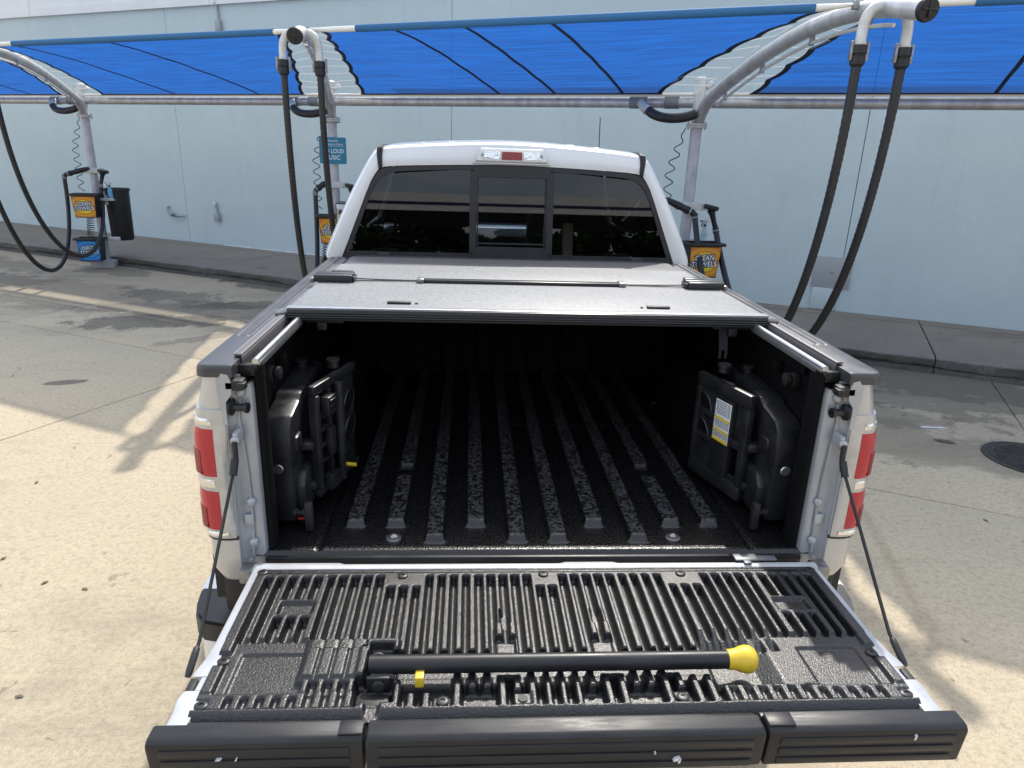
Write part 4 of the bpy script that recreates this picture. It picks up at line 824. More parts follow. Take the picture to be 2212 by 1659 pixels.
for sg in (1,-1):
    q = MB(); q.rbox((.757,-.02,.82),(.795,.03,.862),.008); q.lathe((.776,.02,.842),(1,0,0),[(.017,-.02),(.017,.02)],14); PB(mir(q,sg),'hinge_cup',STEEL,gate)
    q = MB(); q.rbox((.752,-.449,.83),(.768,-.41,.864),.002); PB(mir(q,sg),'latch_pocket',RUBBER,gate)
# moulded liner as a height field
PX = .0312
nx, ny = 570, 200
lx = np.linspace(-.736,.736,nx); ly = np.linspace(-.534,-.0185,ny)
X_, Y_ = np.meshgrid(lx, ly, indexing='ij'); Hh = np.zeros_like(X_)
def inside(x0,x1,y0,y1): return (X_ > x0)&(X_ < x1)&(Y_ > y0)&(Y_ < y1)
def setl(x0,x1,y0,y1,v): Hh[inside(x0,x1,y0,y1)] = v
G_ = -.025
for k in range(-18,18):
    gx = (k+.5)*PX; yt = -.058; hw = .0074
    if -.41 < gx < -.31 or -.035 < gx < .03 or .31 < gx < .41: yt = -.105
    setl(gx-hw,gx+hw,-.42,yt,G_)
for sg in (1,-1):
    for c_ in (.577,.608,.640):
        setl(sg*c_-.0072,sg*c_+.0072,-.155,-.062,G_); setl(sg*c_-.0078,sg*c_+.0078,-.32,-.222,G_)
    setl(min(sg*.566,sg*.644),max(sg*.566,sg*.644),-.208,-.166,-.011)
    setl(sg*.671-.0072,sg*.671+.0072,-.32,-.062,G_); setl(sg*.701-.0075,sg*.701+.0075,-.36,-.062,G_)
    a, b = sorted((sg*.548,sg*.737)); setl(a,b,-.503,-.300,-.0105)
    a, b = sorted((sg*.5485,sg*.555)); setl(a,b,-.30,-.062,G_ if False else 0)
    a, b = sorted((sg*.709,sg*.7345)); setl(a,b,-.342,-.290,0); setl(a,b,-.472,-.380,0)
    a, b = sorted((sg*.550,sg*.685)); setl(a,b,-.456,-.339,-.0165)
setl(-.55,-.42,-.503,-.300,-.001); setl(-.545,-.425,-.425,-.335,.006)
for k in range(-18,-13):
    gx = (k+.5)*PX; setl(gx-.003,gx+.003,-.43,-.30,-.003); setl(gx-.0075,gx+.0075,-.497,-.432,-.016)
setl(.335,.548,-.455,-.300,-.0105)
# recess under the knob
dep = np.clip((.478-X_)/.042,0,1)*np.clip((-.284-Y_)/.050,0,1)*np.clip((Y_+.458)/.006,0,1)
reg = inside(.335,.515,-.458,-.280); Hh[reg] = np.minimum(Hh[reg], (-.0105-.022*dep)[reg])
for k in range(11,17):     # rib ends sloping into the recess
    gx = k*PX; m_ = inside(gx-.0082,gx+.0082,-.345,-.270); Hh[m_] = (-.026*np.clip((-.281-Y_)/.055,0,1))[m_]
# lower band with slots
for x0, x1 in ((-.737,-.42),(.335,.737)):
    setl(x0,x1,-.505,-.460,-.004)
    k0, k1 = int(x0/PX), int(x1/PX)
    for k in range(k0,k1):
        gx = (k+.5)*PX
        if abs(gx) < .70: setl(gx-.0065,gx+.0065,-.500,-.470 if abs(gx) > .53 else -.463,-.0155)
setl(-.736,-.709,-.505,-.475,-.0085); setl(.709,.736,-.505,-.475,-.0085)
# lower middle: ribs rising from a low floor
setl(-.352,.336,-.503,-.400,G_)
for k, y1, y0 in [(-10,-.468,-.503),(-9,-.468,-.503),(-7,-.406,-.503),(-6,-.406,-.456),(-5,-.406,-.456),(-4,-.428,-.503),(-3,-.428,-.466),(-2,-.406,-.503),(-1,-.406,-.503),(0,-.406,-.503),(1,-.406,-.503),(2,-.406,-.458),(3,-.426,-.503),(4,-.426,-.503),(5,-.406,-.458),(6,-.406,-.458),(7,-.406,-.503),(8,-.428,-.466),(9,-.426,-.503),(10,-.426,-.503),(-11,-.43,-.503)]:
    setl(k*PX-.0088,k*PX+.0088,y0,y1,0)
setl(-.107,-.066,-.503,-.470,-.004); setl(.225,.262,-.503,-.470,-.006); setl(-.27,-.228,-.503,-.475,-.008)
# bar channel with block feet
setl(-.352,.336,-.405,-.343,-.026)
for c_ in (-.111,.109): setl(c_-.024,c_+.024,-.36,-.290,-.019); setl(c_-.010,c_+.010,-.300,-.20,G_)
for k in (-4,-3,3,4): setl(k*PX-.0086,k*PX+.0086,-.2945,-.25,0)
# pivot pocket
setl(-.428,-.350,-.492,-.322,-.030); setl(-.428,-.405,-.41,-.35,-.006); setl(-.402,-.346,-.440,-.416,.014); setl(-.418,-.346,-.352,-.316,.013); setl(-.408,-.360,-.352,-.330,-.012); setl(-.430,-.412,-.425,-.335,.009)
# hem ridges
m_ = Y_ < -.503; Hh[m_] = (-.020*np.clip((-.506-Y_)/.024,0,1)**1.6)[m_]
setl(-.402,-.372,-.535,-.495,-.012)
m_ = Y_ > -.046; Hh[m_] = (-.002-.006*np.exp(-((Y_+.032)/.006)**2)-.010*np.clip((Y_+.0235)/.005,0,1))[m_]
for _ in range(1):   # round the edges
    P_ = np.pad(Hh,1,mode='edge'); Hh = (P_[:-2,1:-1]+P_[2:,1:-1]+P_[1:-1,:-2]+P_[1:-1,2:]+2*P_[1:-1,1:-1]+.5*(P_[:-2,:-2]+P_[2:,2:]+P_[:-2,2:]+P_[2:,:-2]))/8.0
Hh[0,:] -= .008; Hh[-1,:] -= .008
Zl = .8735+Hh
me = bpy.data.meshes.new('gate_liner')
vv = np.stack([X_,Y_,Zl],-1).reshape(-1,3); idx = np.arange(nx*ny).reshape(nx,ny)
ff = np.stack([idx[:-1,:-1],idx[1:,:-1],idx[1:,1:],idx[:-1,1:]],-1).reshape(-1,4)
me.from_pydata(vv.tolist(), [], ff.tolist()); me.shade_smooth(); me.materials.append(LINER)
liner = bpy.data.objects.new('gate_liner', me); C.objects.link(liner); liner.parent = gate
sc = MB().lathe((0,0,0),(0,0,1),[(.013,0),(.013,.003),(.0105,.0045),(.005,.0045),(.004,.002),(.0,.002)],16).mesh('screw'); sc.materials.append(BLKP)
for x, y, z in ((-.723,-.043,.872),(.721,-.044,.872),(-.718,-.361,.863),(.716,-.361,.863),(-.719,-.490,.866),(.718,-.490,.866),(-.365,-.063,.8735),(-.002,-.059,.8735),(.361,-.060,.8735),(-.247,-.490,.867),(.242,-.492,.869)):
    o = bpy.data.objects.new('screw', sc); C.objects.link(o); o.parent = gate; o.location = (x,y,z)
q = MB(); q.lathe((-.086,-.488,.8705),(0,0,1),[(.010,0),(.010,.0012)],16); PB(q,'drain_hole',RUBBER,gate)
# end moulding in three lengths with ribbed faces
for x0, x1 in ((-.778,-.391),(-.3845,.3725),(.3795,.774)):
    top = .8885 if abs(x0+x1) > .3 else .8860
    prof = [(-.547,.800),(-.547,.8665),(-.556,.8685),(-.557,top-.004),(-.560,top),(-.588,top),(-.595,top-.002),(-.600,top-.007),(-.6015,top-.013),(-.594,.799),(-.589,.793),(-.56,.790)]
    n_ = len(prof); q = MB(); rows = []
    for x, k in ((x0,.94),(x0+.0015,.975),(x0+.005,1),(x1-.005,1),(x1-.0015,.975),(x1,.94)):
        rows.append([(x, -.575+(y+.575)*k, .84+(z_-.84)*k) for y, z_ in prof])
    q.grid(rows)
    for r_ in (rows[0], rows[-1]): q.add(r_, [tuple(range(n_))])
    q.add([rows[0][0],rows[-1][0],rows[-1][-1],rows[0][-1]], [(0,1,2,3)])
    fd = Vector((0, .0075, -.0745)).normalized(); fn = Vector((0, -fd.z*-1, 0)); fn = fd.cross(Vector((1,0,0))).normalized(); fn = fn if fn.y < 0 else -fn
    for k in range(3):
        c_ = Vector(((x0+x1)/2, -.6015, top-.013))+fd*(.014+.026*k)
        q.obox(c_, Vector(((x1-x0)/2-.022,0,0)), fn*.0035, fd*.0085, .0022)
    mo = PB(q,'end_moulding',MOULD,gate,smooth=30)
q = MB(); q.rbox((-.436,-.592,.8875),(-.391,-.558,.8925),.003); PB(q,'moulding_clip',MOULD,gate)
q = MB(); q.rbox((.3795,-.592,.8875),(.433,-.558,.8925),.003); PB(q,'moulding_clip',MOULD,gate)
q = MB(); q.rbox((-.725,-.5555,.862),(-.392,-.540,.8755),.002); PB(q,'seal_strip',BLKP,gate); q = MB(); q.rbox((-.384,-.5555,.862),(.372,-.540,.8735),.002); PB(q,'seal_strip',BLKP,gate); q = MB(); q.rbox((.38,-.5555,.862),(.72,-.540,.8755),.002); PB(q,'seal_strip',BLKP,gate)
CHIP = mat('paint_chip', (0.62, 0.64, 0.66), 0.6)
q = MB()
for x, z, w_, h_ in ((.195,.823,.012,.010),(.205,.818,.005,.012),(.665,.862,.004,.012),(-.655,.849,.012,.004),(-.62,.848,.005,.005),(.157,.842,.003,.003)):
    q.prism([(x,z),(x+w_*.7,z+h_*.2),(x+w_,z+h_),(x+w_*.3,z+h_*.7)], -.6068, -.600, 'y')
PB(q,'scuff_marks',CHIP,gate)['kind'] = 'stuff'
# assist bar with yellow knob
q = MB(); q.tube([(-.402,-.409,.891),(.366,-.409,.892)], .0195, 20); bar = PB(q,'assist_bar',BLKP,gate)
q = MB(); q.lathe((.360,-.409,.892),(1,0,0),[(.0202,0),(.021,.002),(.0215,.012),(.0235,.021),(.0275,.031),(.0297,.042),(.0278,.053),(.022,.061),(.011,.066),(.0,.067)],26,caps=False); PB(q,'bar_knob',YEL,gate,smooth=60)
q = MB(); q.rbox((-.305,-.452,.868),(-.287,-.428,.892),.002); q.rbox((-.305,-.430,.876),(-.287,-.412,.882),.002); PB(q,'locking_tab',YEL,gate)
q = MB(); q.rbox((-.424,-.488,.838),(-.356,-.450,.854),.006); PB(q,'pivot_foot',RUBBER,gate); q = MB(); q.rbox((-.405,-.4315,.848),(-.356,-.386,.860),.003); q.rbox((-.405,-.444,.848),(-.356,-.432,.886),.004); q.rbox((-.408,-.386,.848),(-.352,-.374,.884),.004); q.lathe((-.380,-.446,.868),(0,-1,.25),[(.013,0),(.013,.004),(.009,.006),(.004,.006)],16); PB(q,'pivot_bracket',BLKP,gate)
q = MB(); q.tube([(-.388,-.36,.868),(-.388,-.385,.874)],.010,12); q.lathe((-.388,-.372,.871),(0,-1,.2),[(.018,0),(.018,.004),(.01,.006)],16); PB(q,'pivot_bolt',STEEL,gate)
for c_ in (-.111,.109,.23): 
    q = MB(); q.rbox((c_-.026,-.428,.850),(c_+.026,-.420,.872),.004); PB(q,'bar_rest',BLKP,gate)
# ------------------------------------------------------------------ rear bumper
out = [(0,.060),(.60,.060),(.80,.045),(.88,.048),(.935,.062),(.965,.095),(.982,.15),(.990,.20)]
full = out+[(x,y) for x,y in ((.992,.24),(.994,.34),(.93,.36),(.90,.20),(.86,.16),(0,.16))]
poly = full[:-1]+[(-x,y) for x,y in full[::-1] if x > 0] 
poly = [p for p in full]+[(-x,y) for x,y in full[::-1] if x > 0]
q = MB(); q.prism([(x*.992,y+.006) for x,y in poly], .44, .60); bmp = PB(q,'rear_bumper',PAINTW)
pad = out+[(.992,.215),(.905,.215),(.86,.165),(0,.165)]
pp = pad+[(-x,y) for x,y in pad[::-1] if x > 0]
q = MB(); q.prism(pp, .585, .640); q.prism([(x*.993,y+.004 if y < .14 else y) for x,y in pp], .6401, .648); PB(q,'step_pad',BLKP,bmp)
for sg in (1,-1):
    q = MB(); q.prism([(.992,.216),(.995,.36),(.93,.37),(.905,.216)], .60, .644); PB(mir(q,sg),'bumper_end',PAINTW,bmp)
    q = MB(); q.rbox((.80,.052,.6482),(.83,.075,.652),.001); PB(mir(q,sg),'pad_mark',STEEL,bmp)
# ------------------------------------------------------------------ cab
HP = [(.905,1.395),(.900,1.425),(.868,1.50),(.832,1.578),(.797,1.654),(.760,1.728),(.720,1.80),(.688,1.855),(.664,1.888),(.640,1.906),(.58,1.917),(.48,1.926),(.34,1.936),(.20,1.944),(.08,1.948),(0,1.949)]
FP = [(.822,1.395),(.816,1.412),(.790,1.475),(.756,1.56),(.728,1.630),(.700,1.70),(.676,1.755),(.655,1.79),(.638,1.812),(.610,1.8235),(.56,1.829),(.46,1.834),(.33,1.839),(.20,1.8435),(.08,1.846),(0,1.8465)]
def wy(z): return 1.868+ (z-1.40)*math.tan(R(4.2))+ .5*(z-1.40)**2*.10      # plane of the rear glass, gently curved
def ring(P, f): return [f(x,z) for x,z in P]+[f(-x,z) for x,z in P[::-1][1:]]
def off(k, dy):
    def f(x, z): return (x*(1+.018*k) if abs(x) > .5 else x*(1+.018*k), wy(z)+dy, z+.004*k)
    return f
def offs(sc_, dy, dz=0): return lambda x, z: (x*sc_, wy(z)+dy, z+dz)
rings = [ring(FP,lambda x,z:(x*1.004,wy(z)+.016,z+.003)), ring(FP,lambda x,z:(x*1.004,wy(z)-.002,z+.003)), [tuple(Vector(a).lerp(Vector(b),.45)) for a,b in zip(ring(FP,lambda x,z:(x,wy(z)-.006,z)),ring(HP,lambda x,z:(x,wy(z)-.010,z)))],
         ring(HP,lambda x,z:(x*.990,wy(z)-.004,z-.006)), ring(HP,lambda x,z:(x,wy(z)+.012,z)), ring(HP,lambda x,z:(x*1.008,wy(z)+.045,z+.006)), ring(HP,lambda x,z:(x*1.014,2.02+.02*(z-1.4),z+.012)), ring(HP,lambda x,z:(x*1.02,2.22,z+.016))]
# roof goes forward, sides stop at the door openings
q = MB().grid(rings); cab = PB(q,'cab_shell',PAINTW)
top = [(x,z) for x,z in HP if z > 1.84]
rr = []
for y, dz, k in ((2.22,.016,1.02),(2.5,.022,1.025),(2.9,.018,1.02),(3.2,-.012,1.0),(3.32,-.045,.985)):
    rr.append(ring(top,lambda x,z:(x*k,y,z+dz)))
q = MB().slab(rr,(0,0,-.03)); PB(q,'roof',PAINTW)
for x in (-.39,-.13,.13,.39,-.26,.26): 
    q = MB(); q.slab([[(x-.055,2.03,1.940-.105*x*x),(x+.055,2.03,1.940-.105*x*x)],[(x-.05,2.06,1.960-.105*x*x),(x+.05,2.06,1.960-.105*x*x)],[(x-.05,3.1,1.955-.105*x*x),(x+.05,3.1,1.955-.105*x*x)]],(0,0,-.02)); PB(q,'roof_rib',PAINTW)
for sg in (1,-1):
    q = MB(); rows = []
    for z, x in ((1.79,.7285),(1.84,.6995),(1.875,.676),(1.898,.656),(1.912,.640),(1.93,.628)):
        rows.append([(x-.026,wy(z)-.011,z-.004),(x-.026+.024,wy(z)-.011,z)])
    rows = []
    for a, b in (((.622,1.829),(.640,1.826)),((.622,1.86),(.645,1.858)),((.622,1.895),(.648,1.890)),((.618,1.915),(.645,1.911))):
        rows.append([(a[0],wy(a[1])-.014,a[1]),(b[0],wy(b[1])-.014,b[1])])
    rows += [[(.622,1.955,1.9265),(.646,1.955,1.920)],[(.634,2.3,1.930),(.658,2.3,1.922)],[(.632,3.1,1.922),(.656,3.1,1.914)]]
    q.slab(rows,(0,.004,.0)); q2 = MB().slab(rows,(0,0.006,-.012)); PB(mir(q2,sg),'roof_ditch_strip',RUBBER,cab)
    # doors, pillars, side glass
    q = MB(); q.grid([[(.925,y,.55),(.945,y,.85),(.945,y,1.15),(.925,y,1.36),(.915,y,1.40)] for y in (1.84,2.3,2.8,3.4,3.95)]); PB(mir(q,sg),'door_side',PAINTW)
    q = MB(); q.slab([[(.885,1.96,.80),(.885,1.96,1.40),(.872,1.96,1.44)],[(.885,3.95,.80),(.885,3.95,1.395),(.872,3.93,1.41)]],(-.02,0,0)); PB(mir(q,sg),'door_trim',INTER)
    q = MB(); q.slab([[(.86,1.95,1.39),(.835,2.0,1.47),(.65,2.0,1.86)],[(.86,2.26,1.39),(.835,2.26,1.47),(.65,2.26,1.87)]],(-.02,0,0)); PB(mir(q,sg),'quarter_trim',INTER)
    for y0, y1 in ((2.22,2.30),(2.78,2.90)):
        q = MB(); q.slab([[(.915,y0,1.395),(.915,y1,1.395)],[(.81,y0,1.66),(.81,y1,1.66)],[(.70,y0,1.875),(.70,y1,1.875)]],(-.03,0,0)); PB(mir(q,sg),'door_pillar',BLKP)
    q = MB(); q.slab([[(.915,3.95,1.39),(.915,4.02,1.39)],[(.80,3.62,1.66),(.80,3.70,1.66)],[(.67,3.27,1.865),(.67,3.36,1.865)]],(-.03,0,0)); PB(mir(q,sg),'windscreen_pillar',PAINTW); q = MB(); q.slab([[(.880,3.93,1.39),(.880,4.03,1.39)],[(.765,3.60,1.66),(.765,3.71,1.66)],[(.635,3.25,1.865),(.635,3.37,1.865)]],(-.03,0,0)); PB(mir(q,sg),'pillar_trim',INTER)
    for y0, y1, y2, y3 in ((2.30,2.78,2.78,2.30),(2.90,3.93,3.28,2.90)):
        q = MB(); q.slab([[(.908,y0,1.395),(.908,y1,1.395)],[(.69,y3,1.872),(.69,y2,1.872)]],(-.004,0,0)); PB(mir(q,sg),'side_glass',TINT2 if y0 > 2.5 else TINT)
    q = MB(); q.rbox((.99,3.70,1.33),(1.19,3.80,1.525),.03); q.rbox((.90,3.72,1.40),(.98,3.77,1.46),.01); mr = PB(mir(q,sg),'door_mirror',BLKP); q = MB(); q.rbox((1.005,3.694,1.348),(1.175,3.6995,1.507),.002); PB(mir(q,sg),'mirror_glass',mat('mirror_glass',(0.30,0.31,0.32),0.08,1.0),mr)
    # front wing and wheels
    q = MB(); q.grid([[(.90,y,.60 if abs(y-4.85) > .45 else .36+math.sqrt(.47**2-min(.47,abs(y-4.85))**2)),(.95,y,.95),(.94,y,1.1),(.88,y,zt)] for y, zt in ((3.95,1.33),(4.2,1.31),(4.42,1.29),(4.6,1.27),(4.85,1.25),(5.1,1.22),(5.28,1.20),(5.5,1.16),(5.72,1.08))]); PB(mir(q,sg),'front_wing',PAINTW)
    for y in (.86,4.85):
        q = MB(); q.lathe((.70,y,.38),(1,0,0),[(.20,0),(.33,.0),(.375,.03),(.38,.06),(.38,.18),(.375,.21),(.33,.235),(.22,.235)],36,caps=False); wl = PB(mir(q,sg),'tyre',TYRE)
        q = MB(); q.lathe((.72,y,.38),(1,0,0),[(.05,.0),(.22,.02),(.225,.20),(.19,.205),(.17,.17),(.07,.18),(.06,.20),(.0,.2)],28,caps=False); PB(mir(q,sg),'wheel_rim',ALU,wl)
q = MB(); q.slab([[(x,3.95,1.335-.06*x*x),(x,4.3,1.345-.07*x*x),(x,4.8,1.32-.08*x*x),(x,5.3,1.25-.08*x*x),(x,5.68,1.12-.08*x*x),(x,5.76,1.02-.06*x*x)] for x in np.linspace(-.89,.89,15)],(0,0,-.03)); PB(q,'hood',PAINTW)
q = MB(); q.rbox((-.93,5.60,.55),(.93,5.78,1.0),.05); PB(q,'front_end',PAINTW)
q = MB(); q.box((-.80,.9,.42),(.80,5.5,.62)); PB(q,'chassis',RUBBER)
q = MB(); q.slab([[(x*1.28,3.98-.12*x*x,1.35),(x,3.30-.05*x*x,1.875)] for x in np.linspace(-.68,.68,9)],(0,0,-.004)); PB(q,'windscreen',CLEAR)
q = MB(); q.tube([(.80,3.95,1.33),(.79,4.02,1.7),(.785,4.05,2.18)], .0035, 6); PB(q,'antenna',RUBBER)
# rear window: black surround and three panes
fr = MB()
def wpt(x, z, e=0.0): return (x, wy(z)-e, z)
LP_ = [(.205,1.428),(.788,1.428),(.768,1.478),(.735,1.56),(.706,1.635),(.680,1.70),(.658,1.742),(.632,1.775),(.598,1.795),(.55,1.806),(.45,1.8135),(.33,1.820),(.205,1.8245)]
MP_ = [(-.172,1.463),(.172,1.463),(.168,1.792),(-.170,1.792)]
# surround as strips between outlines
def strip(A, B, e0=.004, th=.018):
    rows = [[wpt(a[0],a[1],e0),wpt(b[0],b[1],e0)] for a, b in zip(A, B)]
    return MB().slab(rows,(0,th,0))
outer = [(0,1.398),(.41,1.398),(.822,1.398)]+FP[1:]
OUT = {}
def outline_side(sg):
    pane = LP_
    res = []
    # walk the pane outline and pair each point with a point on the frame outline
    pr = [((.205,1.428),(.19,1.398)),((.50,1.428),(.50,1.398)),((.788,1.428),(.822,1.398)),((.768,1.478),(.790,1.475)),((.735,1.56),(.756,1.56)),((.706,1.635),(.728,1.63)),((.680,1.70),(.700,1.70)),((.658,1.742),(.676,1.755)),((.632,1.775),(.655,1.79)),((.598,1.795),(.625,1.819)),((.55,1.806),(.56,1.829)),((.45,1.8135),(.46,1.834)),((.33,1.820),(.33,1.839)),((.205,1.8245),(.19,1.8437))]
    pr = [((0,1.428),(0,1.398))]+pr+[((0,1.8265),(0,1.8463))]; pr = pr+[((-a[0],a[1]),(-b[0],b[1])) for a,b in pr[::-1][1:]]
    return strip([p[0] for p in pr],[p[1] for p in pr])
fq = outline_side(1)
wf = PB(fq,'rear_window',BLKP)
q = MB()
for A_, B_ in (([(.190,1.398),(.190,1.463),(.190,1.792),(.190,1.8437)],[(.205,1.428),(.205,1.463),(.205,1.792),(.205,1.8245)]),):
    for sg in (1,-1):
        s_ = strip([(.1725,1.440),(.1725,1.463),(.169,1.792),(.169,1.812)],[(.2045,1.4285),(.2045,1.463),(.2045,1.792),(.2045,1.824)],e0=.010,th=.022); mir(s_,sg); q.add(s_.v,s_.f)
for z0, z1 in ((1.399,1.4625),(1.7925,1.8425)):
    s_ = strip([(x,z0) for x in np.linspace(-.188,.188,7)],[(x,z1) for x in np.linspace(-.188,.188,7)],e0=.0085,th=.02); q.add(s_.v,s_.f)
PB(q,'slider_frame',BLKP,wf)
for sg in (1,-1):
    cx, cz_ = .45, 1.6; ins = [(cx+(x-cx)*1.012, cz_+(z-cz_)*1.012) for x,z in LP_]
    zs = np.linspace(1.424,1.826,14); rows = []
    for z in zs:
        zz = min(max(z,1.4281),1.8243)
        # outer x on the pane outline at this height
        side_ = [(p[1],p[0]) for p in LP_[1:]]; xo = interp(z,[a for a,b in side_],[b for a,b in side_])
        rows.append([wpt(lerp(.203,xo+.004,k/10),z,-.004) for k in range(11)])
    q = MB().grid(rows); PB(mir(q,sg),'side_pane',TINT,wf,smooth=60)
q = MB().grid([[wpt(x,z,-.002) for x in np.linspace(-.174,.174,9)] for z in np.linspace(1.460,1.795,10)]); PB(q,'middle_pane',TINT2,wf,smooth=60)
q = MB(); s_ = strip([(-.160,1.476),(.160,1.476)],[(-.160,1.482),(.160,1.482)],e0=.003,th=.006); q.add(s_.v,s_.f)
for x in (-.165,.165):
    s_ = strip([(x-.003,1.466),(x-.003,1.79)],[(x+.003,1.466),(x+.003,1.79)],e0=.003,th=.004); q.add(s_.v,s_.f)
PB(q,'pane_gasket',RUBBER,wf)
for x in (-.62,.63):
    q = MB(); q.rbox((x-.03,1.850,1.397),(x+.03,1.870,1.424),.004); q.rbox((x-.022,1.846,1.402),(x+.022,1.852,1.418),.002); PB(q,'window_clip',BLKP,wf)
# high brake lamp
def bp(x, z, e): return (x, wy(z)-.010-e, z)
q = MB(); A_ = [(-.178,1.858),(-.172,1.866),(-.156,1.921),(-.148,1.928)]
rows = [[bp(lerp(-w_,w_,k/12)-.005, z, e) for k in range(13)] for w_, z, e in ((.176,1.858,.0),(.173,1.862,.012),(.168,1.870,.020),(.158,1.912,.020),(.150,1.922,.014),(.147,1.928,.0))]
q.grid(rows); bl = PB(q,'brake_lamp',CLEARL)
q = MB(); q.grid([[bp(lerp(-w_,w_,k/6)-.005, z, e) for k in range(7)] for w_, z, e in ((.050,1.873,.0195),(.050,1.875,.0235),(.047,1.911,.0235),(.047,1.913,.0195))]); PB(q,'red_lens',REDD,bl)
for sg in (1,-1):
    q = MB(); q.grid([[bp(sg*lerp(a,b,k/5)-.005, z, e) for k in range(6)] for a, b, z, e in ((.058,.142,1.875,.0195),(.058,.142,1.877,.0225),(.056,.134,1.909,.0225),(.056,.134,1.911,.0195))], flip=sg<0); PB(q,'cargo_lens',REFL,bl)
    q = MB(); q.lathe(bp(sg*.140-.005,1.893,.018),(0,-1,.1),[(.008,0),(.008,.006),(.003,.006)],12); PB(q,'lamp_screw',STEEL,bl)
q = MB(); q.grid([[bp(lerp(-w_,w_,k/12)-.005, z, e) for k in range(13)] for w_, z, e in ((.190,1.850,-.004),(.184,1.856,.004),(.176,1.860,.004))]); PB(q,'lamp_bezel',PAINTW,bl)
# interior
q = MB(); q.box((-.88,1.97,.75),(.88,3.9,.80)); q.rbox((-.86,3.52,1.05),(.86,3.97,1.34),.05); PB(q,'dashboard',INTER)
q = MB(); q.slab([[(x,1.96,1.905-.06*x*x),(x,2.6,1.92-.06*x*x),(x,3.25,1.87-.06*x*x)] for x in np.linspace(-.68,.68,9)],(0,0,-.01)); PB(q,'headliner',INTER)
def seat(x, y, hr=True, w_=.26):
    q = MB(); q.rbox((x-w_,y,.85),(x+w_,y+.55,1.08),.06); q.rbox((x-w_,y-.10,.95),(x+w_,y+.06,1.56),.06,3); st_ = PB(q,'seat',SEATM)
    if hr:
        q = MB(); q.rbox((x-.14,y-.10,1.58),(x+.14,y+.0,1.77),.045,3); q.tube([(x-.06,y-.05,1.54),(x-.06,y-.05,1.6)],.008,6); q.tube([(x+.06,y-.05,1.54),(x+.06,y-.05,1.6)],.008,6); PB(q,'headrest',SEATM,st_)
seat(-.42,2.95); seat(.42,2.95)
q = MB(); q.rbox((-.80,2.10,.85),(.80,2.55,1.08),.06); q.rbox((-.80,2.02,.95),(.80,2.14,1.42),.06,3); PB(q,'rear_bench',SEATM)
q = MB(); q.rbox((-.10,3.30,1.73),(.12,3.34,1.80),.015); PB(q,'interior_mirror',INTER)
q = MB(); q.rbox((-.80,1.81,1.30),(.80,1.87,1.397),.01); PB(q,'cab_back_panel',PAINTW)
# ================================================================== TONNEAU COVER
ton = thing('tonneau_cover', 'half folded grey hard tonneau cover over the front of the truck bed', 'bed cover', (0,1.1,1.39))
TB = lambda q, nm, m, par=ton, smooth=38: q.build(nm, m, par, smooth=smooth)
q = MB(); q.rbox((-.768,.575,1.412),(.768,1.062,1.4305),.004); TB(q,'cover_panel',COVER)
q = MB(); q.rbox((-.758,1.072,1.412),(.758,1.452,1.4305),.004); TB(q,'cover_panel',COVER)
q = MB(); q.rbox((-.752,1.460,1.410),(.752,1.700,1.4265),.004); TB(q,'cover_panel',COVERD)
q = MB(); q.rbox((-.750,1.705,1.405),(.750,1.80,1.420),.006); q.rbox((-.75,1.80,1.40),(.75,1.862,1.412),.004); TB(q,'front_seal',RUBBER)
q = MB(); q.rbox((-.772,.556,1.4310),(.772,.588,1.4335),.001); TB(q,'edge_trim',ALU)
q = MB(); q.rbox((-.770,.548,1.400),(.770,.574,1.4308),.004)
for z in (1.405,1.412,1.420): q.tube([(-.768,.548,z),(.768,.548,z)], .0032, 8)
rail = TB(q,'rear_rail',ALUB)
q = MB(); q.rbox((-.76,.553,1.392),(.76,.566,1.3998),.003); TB(q,'rail_seal',RUBBER)
